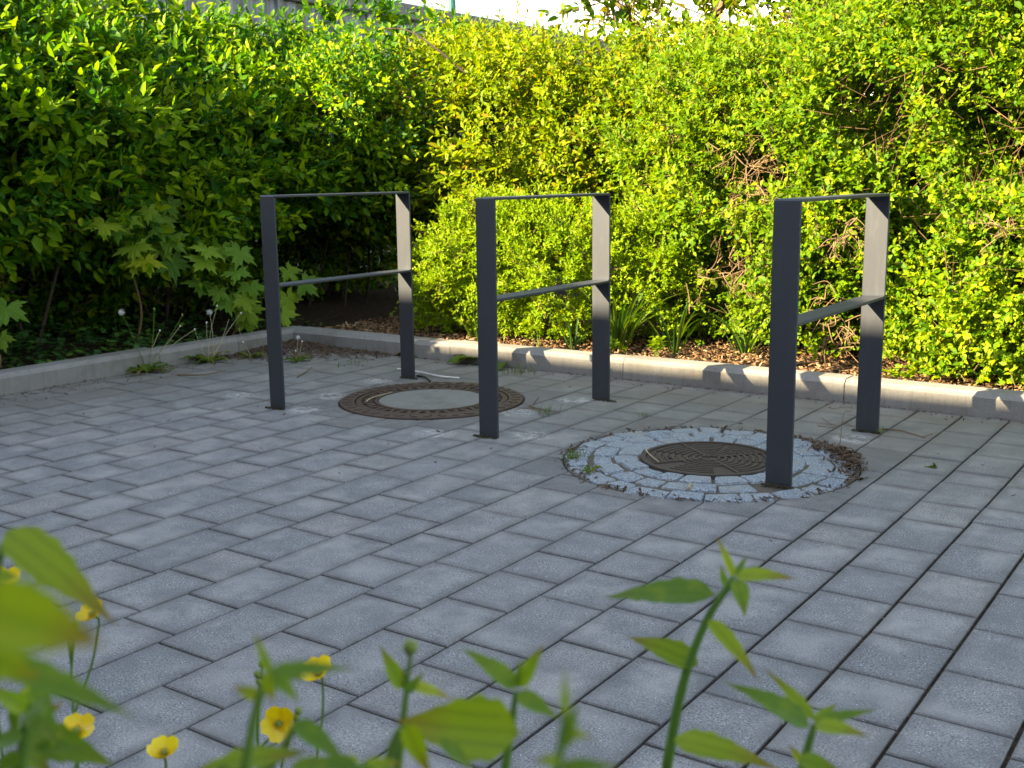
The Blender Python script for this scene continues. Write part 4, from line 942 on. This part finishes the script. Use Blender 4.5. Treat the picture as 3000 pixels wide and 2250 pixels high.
# cables and twigs lying about
mb = MB(); mb.tube(spline([atz(1165, 1080, .006), atz(1230, 1090, .012), atz(1290, 1102, .008), atz(1345, 1107, .006)], 6), .0042, 6); tag(mb.part('cable', CABLE_W, None, loc=atz(1165, 1080)), 'stiff white piece of cable lying across the paving behind the corner stand', 'cable')
mb = MB(); mb.tube(spline([atz(1222, 1101, .005), atz(1245, 1105, .01), atz(1260, 1117, .006)], 6), .005, 6); tag(mb.part('cable', CABLE_B, None, loc=atz(1222, 1101)), 'short black cable end at the rear foot of the corner stand', 'cable')
def twig(label, pts, r=.0025, mat=TWIG, extra=()):
    mb = MB(); sp = spline(pts, 5); mb.tube(sp, list(np.linspace(r, r*.5, len(sp))), 5)
    for e in extra: mb.tube(spline(e, 4), r*.6, 4)
    tag(mb.part('twig', mat, None, loc=pts[0]), label, 'twig')
twig('forked dry twig lying on the paving between the middle posts', [atz(1550, 1190, .004), atz(1600, 1203, .01), atz(1640, 1207, .004)], .003, TWIG, [[atz(1560, 1195, .005), atz(1566, 1180, .02), atz(1578, 1165, .11)], [atz(1530, 1196, .004), atz(1570, 1200, .012), atz(1590, 1222, .004)]])
twig('long curved twig on the paving beside the last rear post', [atz(2585, 1256, .005), atz(2640, 1262, .008), atz(2690, 1276, .006), atz(2712, 1282, .005)], .003, TWIG, [[atz(2700, 1281, .005), atz(2732, 1270, .01)]])
twig('thin twigs lying on the paving in front of the last rear post', [atz(2395, 1247, .004), atz(2440, 1252, .01), atz(2455, 1250, .004)], .002, TWIG, [[atz(2408, 1223, .004), atz(2430, 1240, .008), atz(2455, 1248, .004)], [atz(2470, 1234, .004), atz(2500, 1250, .01)], [atz(2435, 1198, .003), atz(2480, 1192, .006), atz(2500, 1196, .004)]])
twig('dry weed stalk standing at the rim of the setts', [atz(2457, 1320, 0), atz(2462, 1290, .04), aty(2472, 1212, 4.0), aty(2495, 1206, 4.02)], .002, TWIG, [])
twig('pale twig lying on the concrete filled manhole cover', [atz(1073, 1176, .01), atz(1090, 1165, .015), atz(1150, 1148, .01)], .004, STALK)
twig('curved pale twig lying on the rim of the ribbed iron cover', [atz(1893, 1310, .014), atz(1897, 1325, .016), atz(1930, 1353, .01)], .0035, STALK)
twig('dark twig along the foot of the left kerb', [atz(520, 1098, .004), atz(600, 1097, .006), atz(660, 1085, .005)], .004, TWIG)
twig('short cracked twig on the paving before the litter drift', [atz(870, 1105, .003), atz(895, 1090, .005), atz(914, 1075, .004)], .003, TWIG)
twig('pale wood chip stuck between two granite setts', [atz(2018, 1432, .008), atz(2024, 1414, .012)], .006, STALK)
# arching bare cane over the corner shrub
mb = MB(); mb.tube(spline([aty(1365, 215, 6.2), aty(1275, 140, 6.2), aty(1190, 88, 6.25), aty(1100, 85, 6.3)], 8), list(np.linspace(.008, .004, 25)), 6)
tag(mb.part('bare_cane', CANE_BACKLIT, None, loc=aty(1365, 215, 6.2)), 'arching bare cane coloured dark as if backlit, reaching up in front of the concrete wall', 'branch')

# ================================================================== FOREGROUND PLANTS (flower bed at the viewer's feet)
def kleaf_mesh(name, L, W, curl, seed, fold=.16):
    """ovate, toothed, long pointed, pleated leaf: base at origin, along +Y"""
    rr = random.Random(seed); n = 12; xs = (-1, -.55, 0, .55, 1); V = []; F = []; E = []
    for i in range(n+1):
        t_ = i/n; w_ = (math.sin(math.pi*t_**.56)**1.15 if 0 < t_ < 1 else 0); w_ = max(w_*.62, .02*(1-t_))
        tooth = 1+.07*(-1)**i
        for x in xs:
            xx = x*w_*W/2*1.5*(tooth if abs(x) == 1 else 1)
            z = abs(x)*w_*W*fold+.02*W*math.sin(t_*30+abs(x)*4)*(abs(x) > .3)-1.6*curl*L*t_*t_
            V.append((xx, t_*L, z)); E.append(t_)
    m_ = len(xs)
    for i in range(n):
        for j in range(m_-1): F.append((i*m_+j, i*m_+j+1, (i+1)*m_+j+1, (i+1)*m_+j))
    me = mesh(name, V, F, True, edge=E); me.materials.append(LEAF_KERRIA); return me
KSEED = [0]
def kleaf(t, bx, by, tx, ty, D, wr=.45, dz=0., nh=(0, 0, 1.), curl=.12, fold=.16):
    """leaf from pixel base to pixel tip at depth D (tip dz metres farther)"""
    KSEED[0] += 1; b = atd(bx, by, D); e = atd(tx, ty, D+dz); L = np.linalg.norm(e-b); me = kleaf_mesh('leaf', L, L*wr, curl, KSEED[0], fold)
    up_ = nrm(np.array(nh, float)); d = nrm((e-b)+up_*curl*L*1.3)
    return put_leaf(me, t, 'leaf', b, d, up_, 1.)
def shoot(label, stem_px, D, r=.0022, foot_off=(0, 0)):
    pts = [atd(x, y, D) for x, y in stem_px]; low = pts[0]; f = np.array([low[0]+foot_off[0], low[1]+foot_off[1], .03])
    t = thing('flowering_shoot', label, 'plant', f)
    mb = MB(); sp = [f, f*.66+low*.34, f*.3+low*.7]+spline(pts, 6); mb.tube(sp, list(np.linspace(r*1.3, r*.7, len(sp))), 7); mb.part('stem', STEM_GREEN, t, smooth=True)
    return t
NC = tuple(-FW*.55+UP*.8)
# tall shoot on the right
t = shoot('tall leafy shoot with drooping pointed leaves in front of the paving', [(1955, 2240), (2000, 2010), (2065, 1830), (2150, 1690)], .62, .0026)
kleaf(t, 2095, 1742, 1765, 1745, .62, .30, .03, NC, .10); kleaf(t, 2150, 1690, 2098, 1565, .62, .22, 0, NC, .05); kleaf(t, 2155, 1688, 2330, 1690, .62, .34, -.02, NC, .1)
kleaf(t, 2160, 1700, 2185, 1805, .61, .42, -.02, tuple(-FW), .08); kleaf(t, 2155, 1688, 2190, 1625, .63, .25, .01, NC); kleaf(t, 2045, 1950, 1840, 1862, .62, .42, .02, NC, .12)
kleaf(t, 2075, 1815, 2228, 1995, .60, .24, -.03, NC, .12); kleaf(t, 2125, 1720, 2110, 1650, .63, .3, .01, NC); kleaf(t, 1975, 2165, 2285, 2248, .58, .30, -.03, NC, .1)
t = shoot('short leafy shoot with a star of young leaves in front of the paving', [(2350, 2260), (2370, 2180), (2388, 2120)], .56, .0022)
kleaf(t, 2372, 2128, 2130, 1992, .56, .30, .0, NC, .14); kleaf(t, 2385, 2110, 2240, 1955, .58, .22, .02, NC, .12); kleaf(t, 2390, 2118, 2572, 2075, .56, .22, -.01, NC, .08); kleaf(t, 2388, 2125, 2545, 2152, .55, .36, -.02, NC, .1)
kleaf(t, 2385, 2115, 2455, 2060, .57, .3, .01, NC); kleaf(t, 2340, 2225, 2470, 2262, .55, .5, -.01, NC); kleaf(t, 2352, 2240, 2310, 2180, .57, .4, .01, NC)
# pair in the middle
t = shoot('slender shoot tipped with a green bud between foreground leaves', [(1165, 2250), (1180, 2120), (1192, 2010)], .50, .0018)
kleaf(t, 1180, 2020, 1112, 1888, .50, .36, 0, NC, .05); kleaf(t, 1195, 2025, 1180, 1960, .5, .4, 0, NC); kleaf(t, 1195, 2030, 1245, 1965, .5, .42, .0, NC, .08); kleaf(t, 1200, 2010, 1330, 2045, .51, .3, .01, NC, .15); kleaf(t, 1190, 2020, 1215, 1990, .49, .5, 0, NC)
mb = MB(); mb.tube([atd(1192, 2010, .5), atd(1200, 1950, .5), atd(1202, 1915, .5)], .0011, 5); mb.part('stem', STEM_GREEN, t); mb = MB(); mb.ball(atd(1202, 1897, .5), .0034, 8, 6, (1, 1, 1.15)); mb.part('bud', BUD, t)
t = shoot('shoot with two young leaves spread like a V above the paving', [(1480, 2255), (1500, 2120), (1512, 2025)], .48, .0018)
kleaf(t, 1515, 2015, 1352, 1893, .48, .34, .0, NC, .1); kleaf(t, 1520, 2015, 1592, 1885, .48, .36, .0, NC, .06); kleaf(t, 1512, 2035, 1640, 2105, .47, .46, .0, NC, .1); kleaf(t, 1515, 2010, 1525, 1925, .48, .24, .0, NC)
t = shoot('shoot bearing one broad pleated leaf low in the foreground', [(1130, 2262), (1150, 2190), (1170, 2135)], .44, .002)
kleaf(t, 1520, 2150, 1155, 2112, .44, .50, .02, tuple(-FW*.9+UP*.5), .03); kleaf(t, 1190, 2120, 1262, 2275, .43, .42, 0, tuple(-FW), .05); kleaf(t, 1290, 2165, 1390, 2262, .42, .35, 0, NC)
t = shoot('blurred reddish young shoot close to the viewer', [(1630, 2265), (1650, 2150), (1658, 2050)], .30, .0012)
kleaf(t, 1655, 2100, 1655, 1950, .29, .18, 0, NC, .04); kleaf(t, 1655, 2150, 1742, 2160, .30, .4, 0, NC, .1); kleaf(t, 1640, 2230, 1560, 2230, .29, .5, 0, NC); kleaf(t, 1650, 2190, 1690, 2060, .3, .4, 0, NC); kleaf(t, 1640, 2250, 1820, 2245, .3, .3, 0, NC)
# left middle group
t = shoot('blurred leafy shoot beside the open yellow buttercup', [(718, 2255), (735, 2150), (755, 2060), (790, 1975)], .36, .0016)
kleaf(t, 795, 1985, 740, 1840, .35, .20, 0, NC, .04); kleaf(t, 790, 1965, 1045, 1958, .34, .22, 0, NC, .04); kleaf(t, 760, 2045, 680, 2010, .36, .55, 0, NC, .05); kleaf(t, 800, 1975, 880, 2060, .35, .42, 0, NC, .1); kleaf(t, 800, 1970, 900, 1990, .36, .5, 0, NC); kleaf(t, 785, 1975, 800, 2060, .35, .55, 0, tuple(-FW))
t = shoot('leafy shoot with one long drooping leaf beside the open buttercup', [(770, 2262), (820, 2210), (862, 2125)], .42, .0018)
kleaf(t, 860, 2115, 1020, 2235, .41, .36, 0, NC, .12); kleaf(t, 655, 2235, 870, 2215, .38, .35, 0, NC, .1); kleaf(t, 850, 2250, 1060, 2240, .40, .3, 0, NC, .1)
# far left group
t = shoot('shoot with a long drooping pointed leaf at the edge of the flower bed', [(-60, 2240), (-30, 1800), (10, 1590)], .42, .0018)
kleaf(t, 18, 1555, 335, 1822, .42, .30, -.02, NC, .12); kleaf(t, -10, 1690, 50, 1685, .40, .8, 0, NC); kleaf(t, -40, 1570, -180, 1650, .42, .4, 0, NC)
t = shoot('strongly blurred leafy shoot right in front of the viewer', [(-40, 2250), (-50, 2000), (-30, 1830)], .24, .0012)
kleaf(t, -70, 1770, 310, 1890, .17, .60, .0, tuple(-FW*.9+UP*.4), .02); kleaf(t, -30, 1930, 400, 2100, .30, .22, .0, NC, .06); kleaf(t, -60, 1900, 120, 1990, .24, .6, 0, tuple(-FW))
t = shoot('dense leafy shoot low at the corner of the flower bed', [(60, 2260), (70, 2160), (95, 2010)], .46, .0022)
for a in ((95, 2010, 150, 2120, .5), (90, 2020, 30, 2110, .5), (100, 2060, 170, 2180, .5), (80, 2080, -40, 2010, .4), (75, 2150, 335, 2240, .42), (70, 2160, -60, 2190, .4), (85, 2130, 180, 2060, .5), (70, 2200, 150, 2262, .6), (60, 2210, -20, 2262, .6), (95, 2010, 60, 1960, .5), (100, 2190, 260, 2190, .35), (95, 2030, 110, 2110, .6), (60, 2090, 20, 2160, .5), (150, 2190, 190, 2130, .4)): kleaf(t, *a[:4], .46+R.uniform(-.02, .02), a[4], R.uniform(-.02, .02), tuple(-FW*.8+UP*.6+np.array([R.uniform(-.4, .4), R.uniform(-.4, .4), 0])), .1)
t = shoot('low spray of broad leaves along the lower edge of the flower bed', [(600, 2290), (640, 2262), (690, 2235)], .40, .0018)
kleaf(t, 690, 2240, 560, 2262, .40, .45, 0, NC, .06); kleaf(t, 690, 2235, 905, 2200, .39, .36, 0, NC, .08); kleaf(t, 640, 2262, 760, 2285, .38, .5, 0, NC); kleaf(t, 660, 2250, 700, 2180, .41, .45, .01, NC)
t = shoot('low spray of pointed leaves below the broad pleated leaf', [(1000, 2300), (1020, 2275), (1050, 2245)], .38, .0018)
kleaf(t, 1050, 2248, 880, 2228, .38, .36, 0, NC, .06); kleaf(t, 1050, 2245, 1120, 2290, .37, .5, 0, NC, .06); kleaf(t, 1045, 2250, 1000, 2205, .39, .45, .01, NC); kleaf(t, 1060, 2250, 1190, 2235, .38, .4, 0, NC)
# buttercups
def petal_mesh():
    V = []; F = []; n = 6
    for i in range(n+1):
        t_ = i/n; w_ = .52*math.sin(math.pi*(.08+.80*t_))**.7
        for x in (-1, -.5, 0, .5, 1): V.append((x*w_, t_*1.0, (.30*t_**1.6+abs(x)**2*.16*w_)))
    for i in range(n):
        for j in range(4): F.append((i*5+j, i*5+j+1, i*5+6+j, i*5+5+j))
    me = mesh('petal', V, F, True); me.materials.append(PETAL); return me
PET = petal_mesh()
def buttercup(label, px, py, D, s, face, stem_px, openness=1.):
    c = atd(px, py, D); low = atd(*stem_px, D+.01); f = np.array([low[0], low[1], .03]); t = thing('buttercup', label, 'flower', f)
    mb = MB(); n_ = nrm(np.array(face, float)); mb.tube([f, (f+low)/2]+spline([low, low*.4+c*.6-n_*.01, c-n_*.008, c], 5), .0011, 5); mb.part('stem', STEM_GREEN, t)
    u = nrm(np.cross(n_, [.3, .7, .2])); v = np.cross(n_, u)
    for i in range(5):
        th = i*2*math.pi/5; d = nrm(u*math.cos(th)+v*math.sin(th)+n_*(1-openness)); put_leaf(PET, t, 'petal', c, d, n_, s)
    mb = MB(); mb.ball(c+n_*.0022, .0032, 8, 5); mb.part('flower_centre', BUD, t); mb = MB(); g = np.random.default_rng(int(px))
    for i in range(34): th = g.uniform(0, 6.28); rr_ = g.uniform(.0025, .0048); a = c+n_*.001; e = c+(u*math.cos(th)+v*math.sin(th))*rr_+n_*g.uniform(.003, .0055); mb.tube([a, e], [.0003, .0004], 3)
    mb.part('stamens', STAMEN, t)
FR = nrm(-FW)
buttercup('open yellow buttercup turned to the viewer beside the drooping leaf', 820, 2120, .92, 0.0149, FR+.25*UP-.1*RT, (690, 2262), .95)
buttercup('yellow buttercup half hidden behind a young leaf', 935, 1978, .95, 0.0165, UP*.9+FR*.35-.3*RT, (930, 2200), .75)
buttercup('yellow buttercup seen from the side with its cup upturned low in the bed', 482, 2213, .9, 0.0152, UP+FR*.25, (478, 2262), .62)
buttercup('yellow buttercup with flat open petals over the dense leafy corner', 228, 2146, .88, 0.0152, UP*.85+FR*.42, (215, 2262), .9)
buttercup('yellow buttercup beside the tip of the long drooping leaf', 276, 1806, .95, 0.0140, UP*.8+FR*.35-.3*RT, (215, 2100), .7)
buttercup('yellow buttercup at the very edge of the flower bed', 8, 1722, .9, 0.0177, UP*.9+FR*.3, (-10, 2050), .75)
def budsprig(label, heads, D, stem_px):
    low = atd(*stem_px, D); f = np.array([low[0], low[1], .03]); t = thing('bud_sprig', label, 'plant', f); top = atd(*heads[0], D)
    mb = MB(); mb.tube([f, low, (low+top)/2], .0011, 5); mb.part('stem', STEM_GREEN, t)
    for h in heads:
        p = atd(*h, D); mb = MB(); mb.tube([(low+top)/2, p], .0007, 4); mb.part('stem', STEM_GREEN, t); mb = MB(); mb.ball(p, .0034, 8, 6); mb.part('bud', BUD, t)
budsprig('cluster of green buds beside the buttercup near the drooping leaf tip', [(205, 1832), (193, 1822), (222, 1828), (215, 1845)], .92, (215, 2100))
budsprig('cluster of green buds behind the blurred shoot', [(768, 1945), (755, 1975), (775, 1985), (760, 1995)], .92, (755, 2150))
budsprig('single round green bud beside the open buttercup', [(874, 2083), (868, 2100)], .92, (820, 2262))
